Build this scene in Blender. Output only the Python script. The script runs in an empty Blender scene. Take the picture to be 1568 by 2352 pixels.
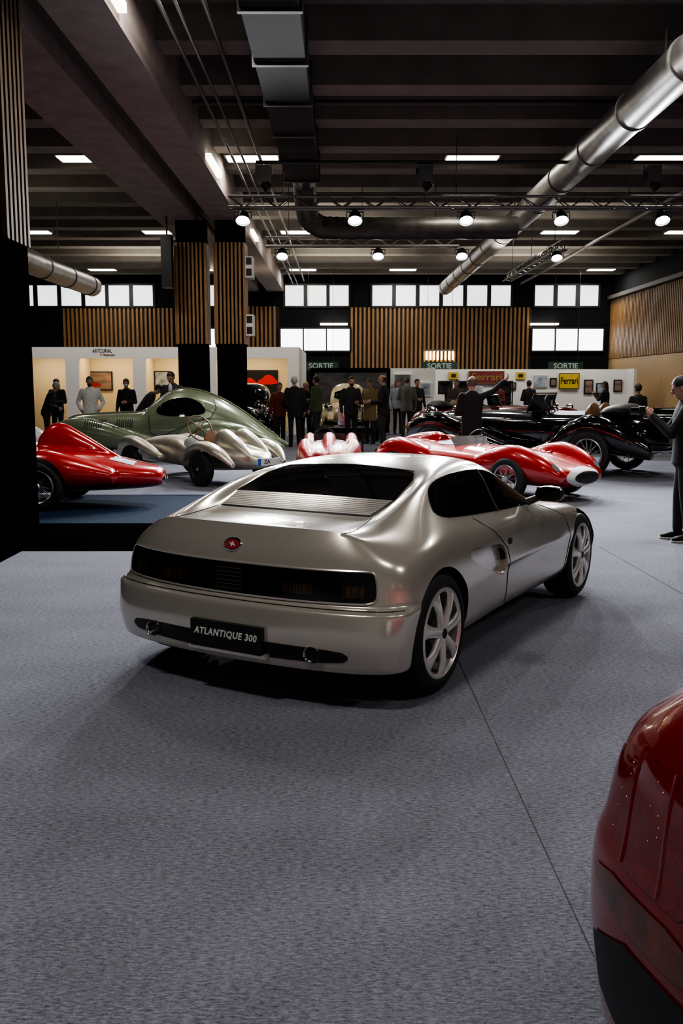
import bpy, bmesh, math, random
from mathutils import Vector as V, Matrix, geometry
from mathutils.bvhtree import BVHTree
random.seed(4)
sin, cos, PI, R = math.sin, math.cos, math.pi, math.radians
SC = bpy.context.scene
COL = SC.collection
# ------------------------------------------------------------ camera
F = 2156.0; CH = 1.555; PT = R(7.69); SP, CP = sin(PT), cos(PT)
cam = bpy.data.objects.new('camera', bpy.data.cameras.new('camera')); COL.objects.link(cam)
cam.location = (0, 0, CH); cam.rotation_euler = (R(90) - PT, 0, 0)
cam.data.sensor_fit = 'VERTICAL'; cam.data.sensor_height = 36; cam.data.sensor_width = 24; cam.data.lens = 33.0
SC.camera = cam
try:
    SC.view_settings.look = 'AgX - Medium High Contrast'
except Exception:
    pass

def ray(px, py):
    u = (px - 784) / F; v = (1176 - py) / F
    return V((u, CP + v * SP, -SP + v * CP))
def gz(px, py, z=0.0):
    d = ray(px, py); t = (z - CH) / d.z
    return V((d.x * t, d.y * t, z))
def gy(px, py, Y):
    d = ray(px, py); t = Y / d.y
    return V((d.x * t, Y, CH + d.z * t))

# ------------------------------------------------------------ materials
MC = {}
def mat(name, col, rough=.5, metal=0., coat=0., emit=0., var=.12, scale=18., bump=0., spec=None, stretch=None, ecol=None):
    if name in MC: return MC[name]
    m = bpy.data.materials.new(name); m.use_nodes = True
    nt = m.node_tree; N = nt.nodes; L = nt.links
    b = N['Principled BSDF']
    b.inputs['Roughness'].default_value = rough; b.inputs['Metallic'].default_value = metal
    b.inputs['Coat Weight'].default_value = coat; b.inputs['Coat Roughness'].default_value = .03
    if spec is not None: b.inputs['Specular IOR Level'].default_value = spec
    tc = N.new('ShaderNodeTexCoord'); mp = N.new('ShaderNodeMapping'); nz = N.new('ShaderNodeTexNoise')
    nz.inputs['Scale'].default_value = scale; nz.inputs['Detail'].default_value = 4
    if stretch: mp.inputs['Scale'].default_value = stretch
    L.new(tc.outputs['Object'], mp.inputs['Vector']); L.new(mp.outputs['Vector'], nz.inputs['Vector'])
    cr = N.new('ShaderNodeValToRGB')
    c = col
    cr.color_ramp.elements[0].position = .3; cr.color_ramp.elements[1].position = .7
    cr.color_ramp.elements[0].color = (c[0]*(1-var), c[1]*(1-var), c[2]*(1-var), 1)
    cr.color_ramp.elements[1].color = (min(1,c[0]*(1+var)), min(1,c[1]*(1+var)), min(1,c[2]*(1+var)), 1)
    L.new(nz.outputs['Fac'], cr.inputs['Fac']); L.new(cr.outputs['Color'], b.inputs['Base Color'])
    if emit > 0:
        if ecol:
            b.inputs['Emission Color'].default_value = (*ecol, 1)
        else:
            L.new(cr.outputs['Color'], b.inputs['Emission Color'])
        b.inputs['Emission Strength'].default_value = emit
    if bump:
        bp = N.new('ShaderNodeBump'); bp.inputs['Strength'].default_value = bump; bp.inputs['Distance'].default_value = .01
        L.new(nz.outputs['Fac'], bp.inputs['Height']); L.new(bp.outputs['Normal'], b.inputs['Normal'])
    MC[name] = m
    return m

def carpet_mat(name, lo, hi):
    m = bpy.data.materials.new(name); m.use_nodes = True
    nt = m.node_tree; N = nt.nodes; L = nt.links; b = N['Principled BSDF']
    b.inputs['Roughness'].default_value = .95; b.inputs['Specular IOR Level'].default_value = .1
    tc = N.new('ShaderNodeTexCoord')
    def nz(sc, st, det):
        mp = N.new('ShaderNodeMapping'); mp.inputs['Scale'].default_value = st
        n = N.new('ShaderNodeTexNoise'); n.inputs['Scale'].default_value = sc; n.inputs['Detail'].default_value = det; n.inputs['Roughness'].default_value = .7
        L.new(tc.outputs['Object'], mp.inputs['Vector']); L.new(mp.outputs['Vector'], n.inputs['Vector']); return n
    a = nz(38, (1, 3.2, 1), 6); c = nz(120, (1, 3.5, 1), 3); d = nz(.9, (1, 1.6, 1), 2)
    m1 = N.new('ShaderNodeMath'); m1.operation = 'MULTIPLY_ADD'; m1.inputs[1].default_value = .55
    L.new(a.outputs['Fac'], m1.inputs[0])
    m2 = N.new('ShaderNodeMath'); m2.operation = 'MULTIPLY'; m2.inputs[1].default_value = .35; L.new(c.outputs['Fac'], m2.inputs[0]); L.new(m2.outputs[0], m1.inputs[2])
    m3 = N.new('ShaderNodeMath'); m3.operation = 'MULTIPLY_ADD'; m3.inputs[1].default_value = .09; L.new(d.outputs['Fac'], m3.inputs[0]); L.new(m1.outputs[0], m3.inputs[2])
    cr = N.new('ShaderNodeValToRGB'); cr.color_ramp.elements[0].position = .395; cr.color_ramp.elements[1].position = .595
    cr.color_ramp.elements[0].color = (*lo, 1); cr.color_ramp.elements[1].color = (*hi, 1)
    L.new(m3.outputs[0], cr.inputs['Fac']); L.new(cr.outputs['Color'], b.inputs['Base Color'])
    bp = N.new('ShaderNodeBump'); bp.inputs['Strength'].default_value = .25; bp.inputs['Distance'].default_value = .005
    L.new(m1.outputs[0], bp.inputs['Height']); L.new(bp.outputs['Normal'], b.inputs['Normal'])
    return m

M_carpet = carpet_mat('grey_carpet', (.064, .067, .084), (.275, .28, .338))
M_blue = carpet_mat('blue_carpet', (.003, .009, .022), (.007, .020, .045))
M_blackstrip = mat('black_strip', (.002, .002, .002), .9, spec=.0)
M_seam = mat('carpet_seam', (.03, .03, .036), .9)
M_silver = mat('silver_paint', (.63, .59, .52), .20, .58, 1., var=.02, scale=300)
M_mirror = mat('shaded_mirror_shell', (.05, .048, .045), .3, .3, .6)  # silver shell coloured dark for its backlit shade
M_red = mat('red_paint', (.42, .012, .012), .25, .15, 1., var=.04)
M_redj = mat('deep_red_paint', (.22, .005, .007), .20, .2, 1., var=.04)
M_green = mat('pale_green_paint', (.195, .235, .155), .25, .3, .9, var=.03)
M_alu = mat('worn_aluminium', (.50, .46, .38), .36, .7, 0, var=.22, scale=6)
M_blackp = mat('black_paint', (.006, .006, .007), .10, 0, 1., var=.05)
M_cream = mat('cream_paint', (.5, .42, .24), .25, 0, .8)
M_maroon = mat('maroon_paint', (.16, .012, .016), .2, 0, .9)
M_greyp = mat('pale_grey_paint', (.55, .56, .56), .22, .3, .8)
M_glass = mat('dark_glass', (.004, .004, .005), .04, 0, .3)
M_lamp = mat('smoked_lamp', (.005, .004, .004), .08, 0, .5)
M_amber = mat('amber_lens', (.036, .022, .010), .12, .1, .5, scale=45, var=.9, stretch=(1, 4, .05))
M_redlens = mat('red_lens', (.16, .005, .005), .1, 0, 1., scale=60, var=.3)
M_darklens = mat('brown_lens', (.12, .022, .01), .1, 0, 1., scale=14, var=.6)
M_rubber = mat('tyre_rubber', (.009, .009, .01), .65)
M_alloy = mat('alloy', (.78, .76, .72), .28, .55, .5, var=.03)
M_chrome = mat('chrome', (.75, .74, .72), .08, 1.)
M_dark = mat('dark_plastic', (.008, .008, .009), .55)
M_wire = mat('wheel_wire', (.5, .5, .5), .3, 1.)
M_concrete = mat('concrete_beam', (.235, .195, .18), .85, var=.15, scale=3, spec=.2)
M_ceil = mat('ceiling_concrete', (.185, .170, .150), .9, var=.12, scale=2, spec=.1)
M_wood = mat('slat_wood', (.29, .16, .062), .5, var=.2, scale=5, stretch=(4, 4, .6))
M_woodd = mat('shaded_slat_wood', (.075, .042, .017), .7, var=.2, scale=5, stretch=(4, 4, .6), spec=.1)  # same slat wood, shade put into the colour to offset the nearby panel
M_lwood = mat('light_wood', (.48, .33, .17), .5, var=.12, scale=3, stretch=(1, 6, .5))
M_blackw = mat('black_wall', (.0022, .0022, .0025), .95, spec=.0)
M_wallb = mat('back_wall_dark', (.010, .011, .013), .8, spec=.1)
M_white = mat('white_panel', (.72, .71, .70), .6, var=.03)
M_warm = mat('warm_panel', (.74, .62, .42), .7, var=.04)
M_greyw = mat('grey_wall', (.14, .138, .134), .8)
M_duct = mat('galvanised_duct', (.25, .24, .225), .42, .9, var=.2, scale=5)
M_ductd = mat('dull_duct', (.018, .0165, .0155), .75, 0, var=.3, scale=5, spec=.2)
M_steel = mat('truss_steel', (.20, .195, .18), .4, .6)
M_black = mat('black_fixture', (.006, .006, .006), .45)
M_pipe = mat('grey_pipe', (.06, .055, .05), .6, .2)
M_sky = mat('bright_window', (.90, .97, 1.), .3, emit=1.7, var=.12, scale=.6)
M_skyb = mat('brighter_window', (.95, .98, 1.), .3, emit=4.5, var=.04, scale=.6)
M_panel = mat('light_panel', (1., .93, .80), .4, emit=8., var=.02)
M_bulb = mat('lamp_glow', (.96, .98, 1.), .4, emit=80., var=.02)
M_tube = mat('tube_glow', (1., .90, .75), .4, emit=6., var=.02)
M_warmtube = mat('warm_tube', (1., .72, .38), .4, emit=9., var=.05)
M_yellow = mat('yellow_sign', (.50, .36, .035), .5)
M_redsign = mat('red_sign', (.25, .012, .02), .5)
M_signgreen = mat('exit_sign_green', (.012, .040, .030), .4, emit=.25)
M_exitlet = mat('exit_letters', (.40, .50, .42), .5, emit=.25)  # faint glow added to exit sign board and letters so they read
M_offwhite = mat('offwhite_letters', (.65, .68, .62), .5)
M_plate = mat('plate_black', (.006, .006, .006), .35)
M_mural = mat('mural_grey', (.055, .055, .057), .35, var=.85, scale=1.6, stretch=(1, 1, 2.2))
M_poster = mat('poster_blue', (.28, .33, .38), .5, var=.6, scale=5)
M_photo = mat('photo_landscape', (.20, .13, .10), .5, var=.75, scale=2.2, stretch=(.6, 1, 2.5))
M_leather = mat('tan_leather', (.22, .11, .05), .5)

# ------------------------------------------------------------ mesh builder
class MB:
    def __init__(s): s.v = []; s.f = []
    def add(s, vs, fs):
        o = len(s.v); s.v += [tuple(p) for p in vs]; s.f += [tuple(i + o for i in f) for f in fs]; return s
    def box(s, x0, x1, y0, y1, z0, z1, M=None):
        vs = [V((x, y, z)) for x in (x0, x1) for y in (y0, y1) for z in (z0, z1)]
        if M: vs = [M @ p for p in vs]
        return s.add(vs, [(0,1,3,2),(4,6,7,5),(0,4,5,1),(2,3,7,6),(0,2,6,4),(1,5,7,3)])
    def rings(s, RR, cap=True, closed=False):
        n = len(RR[0]); vs = [p for r in RR for p in r]; fs = []; m = len(RR)
        for a in range(m if closed else m - 1):
            b = (a + 1) % m
            for i in range(n):
                j = (i + 1) % n
                fs.append((a*n+i, a*n+j, b*n+j, b*n+i))
        if cap and not closed:
            fs.append(tuple(range(n))[::-1]); fs.append(tuple(range((m-1)*n, m*n)))
        return s.add(vs, fs)
    def path(s, pts, r, n=8, cap=True, closed=False):
        pts = [V(p) for p in pts]; m = len(pts); RR = []
        up = V((0, 0, 1))
        for i, p in enumerate(pts):
            if closed: d = pts[(i+1) % m] - pts[i-1]
            else: d = pts[min(i+1, m-1)] - pts[max(i-1, 0)]
            d.normalize()
            a = up - d * up.dot(d)
            if a.length < .15:
                up = V((1, 0, 0)) if abs(d.x) < .9 else V((0, 1, 0)); a = up - d * up.dot(d)
            a.normalize(); b = d.cross(a); up = a
            rr = r[i] if isinstance(r, (list, tuple)) else r
            RR.append([p + (a * cos(2*PI*k/n) + b * sin(2*PI*k/n)) * rr for k in range(n)])
        return s.rings(RR, cap, closed)
    def cyl(s, p0, p1, r0, r1=None, n=12): return s.path([p0, p1], [r0, r0 if r1 is None else r1], n)
    def ell(s, c, rx, ry, rz, nu=12, nv=8, M=None):
        c = V(c); vs = [c + V((0, 0, rz))]
        for a in range(1, nv):
            t = PI * a / nv
            for k in range(nu):
                vs.append(c + V((rx*sin(t)*cos(2*PI*k/nu), ry*sin(t)*sin(2*PI*k/nu), rz*cos(t))))
        vs.append(c - V((0, 0, rz))); e = len(vs) - 1; fs = []
        for k in range(nu):
            j = (k+1) % nu
            fs.append((0, 1+k, 1+j)); fs.append((e, e-nu+j, e-nu+k))
            for a in range(nv-2):
                fs.append((1+a*nu+k, 1+(a+1)*nu+k, 1+(a+1)*nu+j, 1+a*nu+j))
        if M: vs = [M(p) for p in vs]
        return s.add(vs, fs)
    def lathe(s, prof, o, ax, n=32, closed=False):
        o = V(o); ax = V(ax).normalized(); u = ax.orthogonal().normalized(); w = ax.cross(u)
        RR = [[o + ax*h + (u*cos(2*PI*k/n) + w*sin(2*PI*k/n)) * r for k in range(n)] for r, h in prof]
        return s.rings(RR, not closed, closed)
    def prism(s, out, fn, d):
        n = len(out); vs = [fn(a, b, 0) for a, b in out] + [fn(a, b, d) for a, b in out]
        fs = [tuple(range(n))[::-1], tuple(range(n, 2*n))] + [(i, (i+1) % n, n+(i+1) % n, n+i) for i in range(n)]
        return s.add(vs, fs)
    def loft(s, secs, n=22, sub=5, p=2.3, mirror=False):
        S = [list(x) for x in secs]; out = []
        for i in range(len(S)-1):
            a, b, c, d = S[max(i-1, 0)], S[i], S[i+1], S[min(i+2, len(S)-1)]
            for k in range(sub):
                t = k/sub
                q = [.5*((2*b[j]) + (-a[j]+c[j])*t + (2*a[j]-5*b[j]+4*c[j]-d[j])*t*t + (-a[j]+3*b[j]-3*c[j]+d[j])*t**3) for j in range(6)]
                out.append(q)
        out.append(S[-1])
        for sg in ((1, -1) if mirror else (1,)):
            RR = []
            for (x, y, z, w, hu, hd) in out:
                w = max(w, .01); hu = max(hu, .01); hd = max(hd, .01); rg = []
                for k in range(n):
                    a = 2*PI*k/n; ca, sa = cos(a), sin(a)
                    yy = w*math.copysign(abs(ca)**(2/p), ca); zz = (hu if sa > 0 else hd)*math.copysign(abs(sa)**(2/p), sa)
                    rg.append(V((x, sg*(y+yy), z+zz)))
                RR.append(rg)
            s.rings(RR)
        return s
    def build(s, name, m, parent=None, smooth=True, ang=40):
        me = bpy.data.meshes.new(name); me.from_pydata(s.v, [], s.f); me.update()
        b = bmesh.new(); b.from_mesh(me); bmesh.ops.recalc_face_normals(b, faces=b.faces); b.to_mesh(me); b.free()
        if m: me.materials.append(m)
        return link(name, me, parent, smooth, ang)

def link(name, me, parent=None, smooth=True, ang=40):
    if smooth:
        for p in me.polygons: p.use_smooth = True
        try: me.set_sharp_from_angle(angle=R(ang))
        except Exception: pass
    o = bpy.data.objects.new(name, me); COL.objects.link(o)
    if parent: o.parent = parent
    return o
def bake(o):
    dg = bpy.context.evaluated_depsgraph_get()
    me = bpy.data.meshes.new_from_object(o.evaluated_get(dg)); o.modifiers.clear(); o.data = me
    return me
def remesh(mb, vox, sm=6):
    o = mb.build('tmp', None, None, False)
    m = o.modifiers.new('r', 'REMESH'); m.mode = 'VOXEL'; m.voxel_size = vox; m.use_smooth_shade = True
    if sm:
        q = o.modifiers.new('s', 'SMOOTH'); q.factor = .5; q.iterations = sm
    me = bake(o); r = MB()
    r.v = [tuple(v.co) for v in me.vertices]; r.f = [tuple(p.vertices) for p in me.polygons]
    bpy.data.objects.remove(o); return r
def bvh_of(mb): return BVHTree.FromPolygons(mb.v, mb.f)
def thing(name, label, cat, loc=(0, 0, 0), rz=0., group=None):
    o = bpy.data.objects.new(name, None); COL.objects.link(o); o.empty_display_size = .2
    o.location = loc; o.rotation_euler = (0, 0, rz); o['label'] = label; o['category'] = cat
    if group: o['group'] = group
    return o
def tag(o, label, cat, group=None):
    o['label'] = label; o['category'] = cat
    if group: o['group'] = group
    return o
def struct(o): o['kind'] = 'structure'; return o
def chaikin(p, n=2):
    for _ in range(n):
        q = []
        for i in range(len(p)):
            a, b = p[i], p[(i+1) % len(p)]
            q += [(a[0]*.75+b[0]*.25, a[1]*.75+b[1]*.25), (a[0]*.25+b[0]*.75, a[1]*.25+b[1]*.75)]
        p = q
    return p
def inside(x, y, P):
    c = False; n = len(P)
    for i in range(n):
        a, b = P[i], P[i-1]
        if (a[1] > y) != (b[1] > y) and x < (b[0]-a[0])*(y-a[1])/(b[1]-a[1])+a[0]: c = not c
    return c
DIRS = {'right': lambda a, b: (V((a, -4, b)), V((0, 1, 0))), 'left': lambda a, b: (V((a, 4, b)), V((0, -1, 0))),
        'rear': lambda a, b: (V((-5, a, b)), V((1, 0, 0))), 'front': lambda a, b: (V((8, a, b)), V((-1, 0, 0))), 'top': lambda a, b: (V((a, b, 4)), V((0, 0, -1)))}
def proj(bvh, mode, a, b, off):
    o, d = DIRS[mode](a, b)
    h = bvh.ray_cast(o, d)
    if h[0] is None:
        n = bvh.find_nearest(o + d * (4.6 if mode == 'rear' else 3.3)); h = n
    nm = h[1] if h[1].dot(d) < 0 else -h[1]
    return h[0] + nm * off
def flat(out, ru, rv):
    P = []
    for i in range(len(out)):
        a, b = V(out[i]), V(out[(i+1) % len(out)]); k = max(1, int((b-a).length / max(ru, rv)))
        for q in range(k): P.append(a + (b-a) * (q/k))
    n = len(P); xs = [p[0] for p in P]; ys = [p[1] for p in P]; G = list(P)
    x = min(xs)
    while x < max(xs):
        y = min(ys)
        while y < max(ys):
            if inside(x, y, out) and min((V((x, y))-q).length for q in P) > .35*min(ru, rv): G.append(V((x, y)))
            y += rv
        x += ru
    r = geometry.delaunay_2d_cdt(G, [(i, (i+1) % n) for i in range(n)], [], 1, 1e-6)
    return r[0], r[2]
def patch(bvh, out, mode, off=.004, ru=.03, rv=None, mb=None):
    vs2, fs = flat(out, ru, rv or ru)
    mb = mb or MB()
    return mb.add([proj(bvh, mode, p[0], p[1], off(p[0], p[1]) if callable(off) else off) for p in vs2], fs)
def cutter(bvh, out, mode, depth, ru=.03):
    vs2, fs = flat(out, ru, ru); n = len(vs2)
    ed = {}
    for f in fs:
        for i in range(len(f)):
            k = tuple(sorted((f[i], f[(i+1) % len(f)]))); ed[k] = ed.get(k, 0)+1
    o, d = DIRS[mode](0, 0)
    inn = [proj(bvh, mode, p[0], p[1], -depth(p[0], p[1])) for p in vs2]
    outv = [proj(bvh, mode, p[0], p[1], 0) - d*.06 for p in vs2]
    F2 = list(fs) + [tuple(i+n for i in f[::-1]) for f in fs] + [(a, b, b+n, a+n) for (a, b), c in ed.items() if c == 1]
    return inn+outv, F2
def seam(mb, bvh, pts, mode, r=.004, off=.0, step=.04):
    Q = []
    for i in range(len(pts)-1):
        a, b = V(pts[i]), V(pts[i+1]); k = max(1, int((b-a).length/step))
        for q in range(k): Q.append(a+(b-a)*(q/k))
    Q.append(V(pts[-1]))
    return mb.path([proj(bvh, mode, p[0], p[1], off) for p in Q], r, 6)
def text(name, body, size, m, loc, ax=(1, 0, 0), ay=(0, 0, 1), parent=None, shear=0., bold=0., width=None, ext=.004, sx=1., space=1.):
    cu = bpy.data.curves.new(name, 'FONT'); cu.body = body; cu.size = size; cu.align_x = 'CENTER'; cu.align_y = 'CENTER'
    cu.shear = shear; cu.extrude = ext; cu.offset = bold; cu.resolution_u = 3; cu.space_character = space
    o = bpy.data.objects.new('t', cu); COL.objects.link(o)
    dg = bpy.context.evaluated_depsgraph_get(); me = bpy.data.meshes.new_from_object(o.evaluated_get(dg)); bpy.data.objects.remove(o)
    X = V(ax).normalized(); Y = V(ay).normalized(); Z = X.cross(Y)
    w = max(v.co.x for v in me.vertices)-min(v.co.x for v in me.vertices)
    k = width/w if width else sx
    for v in me.vertices:
        c = v.co; v.co = V(loc) + X*c.x*k + Y*c.y + Z*c.z
    me.materials.clear(); me.materials.append(m)
    o = bpy.data.objects.new(name, me); COL.objects.link(o)
    if parent: o.parent = parent
    return o

# ------------------------------------------------------------ wheels
def wheel(parent, x, y, z, r, w, rr, style, side, rimmat=None, n=40):
    rimmat = rimmat or M_alloy; ax = V((0, side, 0)); o = V((x, y, z))   # y = outer face
    def P(rad, h): return (rad, h)
    t = MB().lathe([P(rr-.005, -w*.95), P(rr+.02, -w), P(r-.03, -w), P(r-.006, -w+.02), P(r, -w*.6), P(r, -w*.4), P(r-.006, -.02), P(r-.03, 0), P(rr+.02, .004), P(rr-.005, -.012)], o, ax, n, True).build('wheel', M_rubber, parent)
    m = MB().lathe([(rr+.004, -.002), (rr-.008, .004), (rr-.022, -.010), (rr-.03, -w*.8), (rr-.012, -w*.9), (rr, -w*.9)], o, ax, n, True)
    if style == 'seven':
        for k in range(7):
            a = 2*PI*k/7 + .2
            e = V((cos(a), 0, sin(a))); q = ax.cross(e)
            RR = []
            for (rad, hw, th, h) in ((.03, .028, .022, -.012), (.07, .026, .022, -.008), (rr*.6, .027, .020, -.002), (rr*.82, .036, .016, -.004), (rr-.012, .054, .012, -.010)):
                c = o + e*rad + ax*h
                RR.append([c + q*hw*cos(b) + ax*th*sin(b) for b in [2*PI*i/12 for i in range(12)]])
            m.rings(RR)
        m.lathe([(.0, .008), (.05, .008), (.064, -.002), (.067, -.05), (.0, -.05)], o, ax, 20)
    elif style == 'wire':
        for k in range(28):
            a = 2*PI*k/28; b = a + (.35 if k % 2 else -.35)
            m.cyl(o+V((cos(a), 0, sin(a)))*.045+ax*(-.005 if k % 4 < 2 else -.06), o+V((cos(b), 0, sin(b)))*(rr-.015)+ax*-.03, .0045, n=5)
        m.lathe([(0, .02), (.03, .02), (.05, 0), (.05, -.08), (0, -.08)], o, ax, 16)
    else:
        m.lathe([(0, -.02), (rr*.35, -.015), (rr*.6, -.035), (rr-.02, -.02), (rr-.02, -.05), (0, -.05)], o, ax, 24)
    m.build('rim', rimmat, t)
    c = MB().lathe([(0, .014), (.024, .012), (.03, .004), (.03, -.01), (0, -.01)], o, ax, 20).build('hub_cap', M_dark if style == 'seven' else M_chrome, t)
    if style == 'seven':
        MB().lathe([(0, -.07), (rr-.045, -.07), (rr-.045, -.09), (0, -.09)], o, ax, 28).build('brake_disc', mat('brake_steel', (.06, .06, .06), .5, .6), t)
    return t

# ------------------------------------------------------------ wedge sports car (silver hero and red neighbour)
def sports_body(paint, low=0.):
    T = [
     (-.478, [(0,.868),(.25,.868),(.42,.866),(.545,.860),(.625,.832),(.715,.785),(.812,.733)], [0,.005,.022,.043,.075,.115,.175]),
     (-.43, [(0,.848),(.25,.848),(.43,.847),(.555,.845),(.64,.832),(.745,.793),(.853,.740)], [0,.005,.018,.04,.08,.14,.205]),
     (-.24, [(0,.836),(.25,.836),(.46,.836),(.585,.850),(.68,.845),(.785,.806),(.872,.750)], [0,0,.01,.02,.05,.10,.13]),
     (0,    [(0,.876),(.25,.876),(.515,.878),(.605,.922),(.70,.895),(.80,.828),(.876,.752)], [0,0,0,0,.01,.02,.03]),
     (.22,  [(0,.960),(.25,.960),(.525,.953),(.605,.992),(.695,.940),(.787,.840),(.866,.757)], None),
     (.5,   [(0,1.057),(.25,1.055),(.495,1.040),(.580,1.058),(.670,.970),(.76,.832),(.85,.75)], None),
     (.72,  [(0,1.102),(.25,1.098),(.46,1.087),(.560,1.068),(.653,.960),(.75,.82),(.845,.742)], None),
     (1.0,  [(0,1.124),(.25,1.120),(.44,1.105),(.555,1.073),(.65,.953),(.75,.805),(.84,.732)], None),
     (1.3,  [(0,1.118),(.25,1.114),(.43,1.10),(.545,1.065),(.65,.938),(.75,.79),(.84,.722)], None),
     (1.5,  [(0,1.085),(.25,1.08),(.43,1.06),(.55,1.015),(.65,.905),(.75,.778),(.84,.715)], None),
     (1.8,  [(0,.935),(.26,.93),(.45,.91),(.6,.865),(.68,.803),(.76,.75),(.845,.70)], [0,0,0,-.01,-.02,-.02,0]),
     (2.07, [(0,.79),(.27,.785),(.47,.77),(.64,.75),(.72,.735),(.79,.715),(.853,.68)], [0,-.01,-.03,-.06,-.06,-.04,0]),
     (2.5,  [(0,.70),(.28,.697),(.48,.695),(.66,.71),(.75,.708),(.82,.685),(.868,.645)], None),
     (2.95, [(0,.60),(.28,.60),(.48,.60),(.64,.61),(.72,.60),(.78,.58),(.82,.55)], None),
     (3.25, [(0,.50),(.25,.50),(.42,.50),(.55,.50),(.64,.50),(.70,.49),(.74,.48)], [0,-.02,-.05,-.1,-.16,-.22,-.28])]
    M = len(T)-1; N = 6; K = 6
    W = [0,.905,.910,.912,.908,.897,.885,.872,.868,.87,.877,.885,.89,.872]
    rds = [0,.010,.036,.072,.115,.168,.245]
    bo = .035 if low else 0.
    rear = [None, (-.575,.700,[0,.27,.46,.61,.715,.80,.858]), (-.575,.520,[0,.28,.49,.65,.765,.84,.884]), (-.628+bo,.494,[0,.28,.5,.67,.785,.858,.902]),
            (-.650+bo*1.6,.35-low*.4,[0,.28,.5,.68,.79,.862,.902]), (-.616+bo*1.6,.205-low,[0,.27,.49,.655,.77,.84,.877]), (-.45,.185-low,[0,.22,.4,.52,.60,.64,.66])]
    fr = [None, (3.31,.44,.98), (3.34,.36,1.02), (3.34,.33,1.02), (3.33,.26,1.0), (3.27,.20-low,.95), (3.0,.185-low,.8)]
    fds = [0,-.02,-.05,-.1,-.16,-.22,-.3]; fy = [0,.25,.43,.57,.67,.74,.79]
    b = bmesh.new(); top = {}
    for m, (s, yz, ds) in enumerate(T):
        for i in range(-N, N+1):
            y, z = yz[abs(i)]; d = ds[abs(i)] if ds else 0
            top[m, i] = b.verts.new((s+d, math.copysign(y, i) if i else 0, z))
    cols = [('r', i) for i in range(-N, N+1)] + [('l', m) for m in range(1, M)] + [('f', i) for i in range(N, -N-1, -1)] + [('R', m) for m in range(M-1, 0, -1)]
    side_s = {1: -.21, 2: -.09, 3: .04}
    def pos(c, k):
        ty, q = c
        if ty == 'r':
            s, z, ys = rear[k]; a = abs(q); return (s + rds[a], math.copysign(ys[a], q) if q else 0, z)
        if ty == 'f':
            s, z, f = fr[k]; a = abs(q); return (s + fds[a], math.copysign(fy[a]*f, q) if q else 0, z)
        m = q; sg = 1 if ty == 'l' else -1; w = W[m]; s = side_s.get(m, T[m][0]); ze = T[m][1][6][1]
        z2 = .52 if m < 12 else (.50 if m == 12 else .43)
        c_ = 1. if 7 <= m <= 11 else (.5 if m == 6 else 0.)
        tb = {1: (w-.018, (ze+z2)/2+.02), 2: (w+.006*c_, z2-.012*c_), 3: (w-.016*c_, z2-.03-.012*c_), 4: (w-.016-.008*c_, (z2-.045)*.55+.21*.45), 5: (w-.05, .20-low), 6: (.66, .185-low)}
        y, z = tb[k]; return (s, sg*y, z)
    def topv(c):
        ty, q = c
        return {'r': (0, q), 'f': (M, q), 'l': (q, N), 'R': (q, -N)}[ty]
    grid = [[top[topv(c)] for c in cols]]
    for k in range(1, K+1): grid.append([b.verts.new(pos(c, k)) for c in cols])
    for m in range(M):
        for i in range(-N, N): b.faces.new((top[m, i], top[m+1, i], top[m+1, i+1], top[m, i+1]))
    n = len(cols)
    for k in range(K):
        for j in range(n): b.faces.new((grid[k][j], grid[k][(j+1) % n], grid[k+1][(j+1) % n], grid[k+1][j]))
    b.faces.new(grid[K])
    cl = b.edges.layers.float.new('crease_edge')
    def cre(a, c, v):
        e = b.edges.get((a, c))
        if e: e[cl] = v
    for i in range(-3, 3): cre(top[0, i], top[0, i+1], 1.)
    for sg in (1, -1):
        cre(top[0, 3*sg], top[0, 4*sg], .85); cre(top[0, 4*sg], top[0, 5*sg], .5)
    for j in range(n):
        c = cols[j]
        if c[0] == 'r' or (c[0] in 'lR' and c[1] <= 2):
            if not low:
                cre(grid[3][j], grid[3][(j+1) % n], .95); cre(grid[2][j], grid[2][(j+1) % n], .8)
            cre(grid[5][j], grid[5][(j+1) % n], .6)
        if c[0] in 'lR' and 7 <= c[1] <= 11: cre(grid[2][j], grid[2][(j+1) % n], .85)
    for m, v2, v3 in ((2,.4,.1),(3,.8,.2),(4,.8,.25),(5,.4,.1)):
        for sg in (1, -1): cre(top[m, 2*sg], top[m+1, 2*sg], v2); cre(top[m, 3*sg], top[m+1, 3*sg], v3)
    bmesh.ops.recalc_face_normals(b, faces=b.faces)
    me = bpy.data.meshes.new('body'); b.to_mesh(me); b.free()
    o = link('body', me); sb = o.modifiers.new('s', 'SUBSURF'); sb.levels = 3; sb.render_levels = 3
    me = bake(o); base = MB(); base.v = [tuple(v.co) for v in me.vertices]; base.f = [tuple(p.vertices) for p in me.polygons]
    bv = bvh_of(base)
    me.materials.clear(); me.materials.append(paint); me.materials.append(M_dark)
    c = MB()
    for x in (0, 2.54):
        for sg in (1, -1): c.lathe([(.335, 0), (.335, .6), (.0001, .6), (.0001, 0)], (x, sg*.60, .315 if x == 0 else .32), (0, sg, 0), 64, False)
    c2 = MB()
    for md in ('right', 'left'):
        out = chaikin([(.36,.650),(.42,.685),(.7,.662),(.96,.635),(.975,.45),(.90,.44),(.64,.530),(.42,.612)], 2)
        vs, fs = cutter(bv, out, md, lambda a, z: .010+.030*max(0, (a-.36)/.6)); c2.add(vs, fs)
    cut1 = c.build('cut', paint, None, False); cut1.data.materials.append(M_dark)
    for p in cut1.data.polygons: p.material_index = 1
    cut2 = c2.build('cut', paint, None, False)
    for k in (cut1, cut2):
        bm_ = o.modifiers.new('b', 'BOOLEAN'); bm_.operation = 'DIFFERENCE'; bm_.object = k; bm_.solver = 'EXACT'
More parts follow.
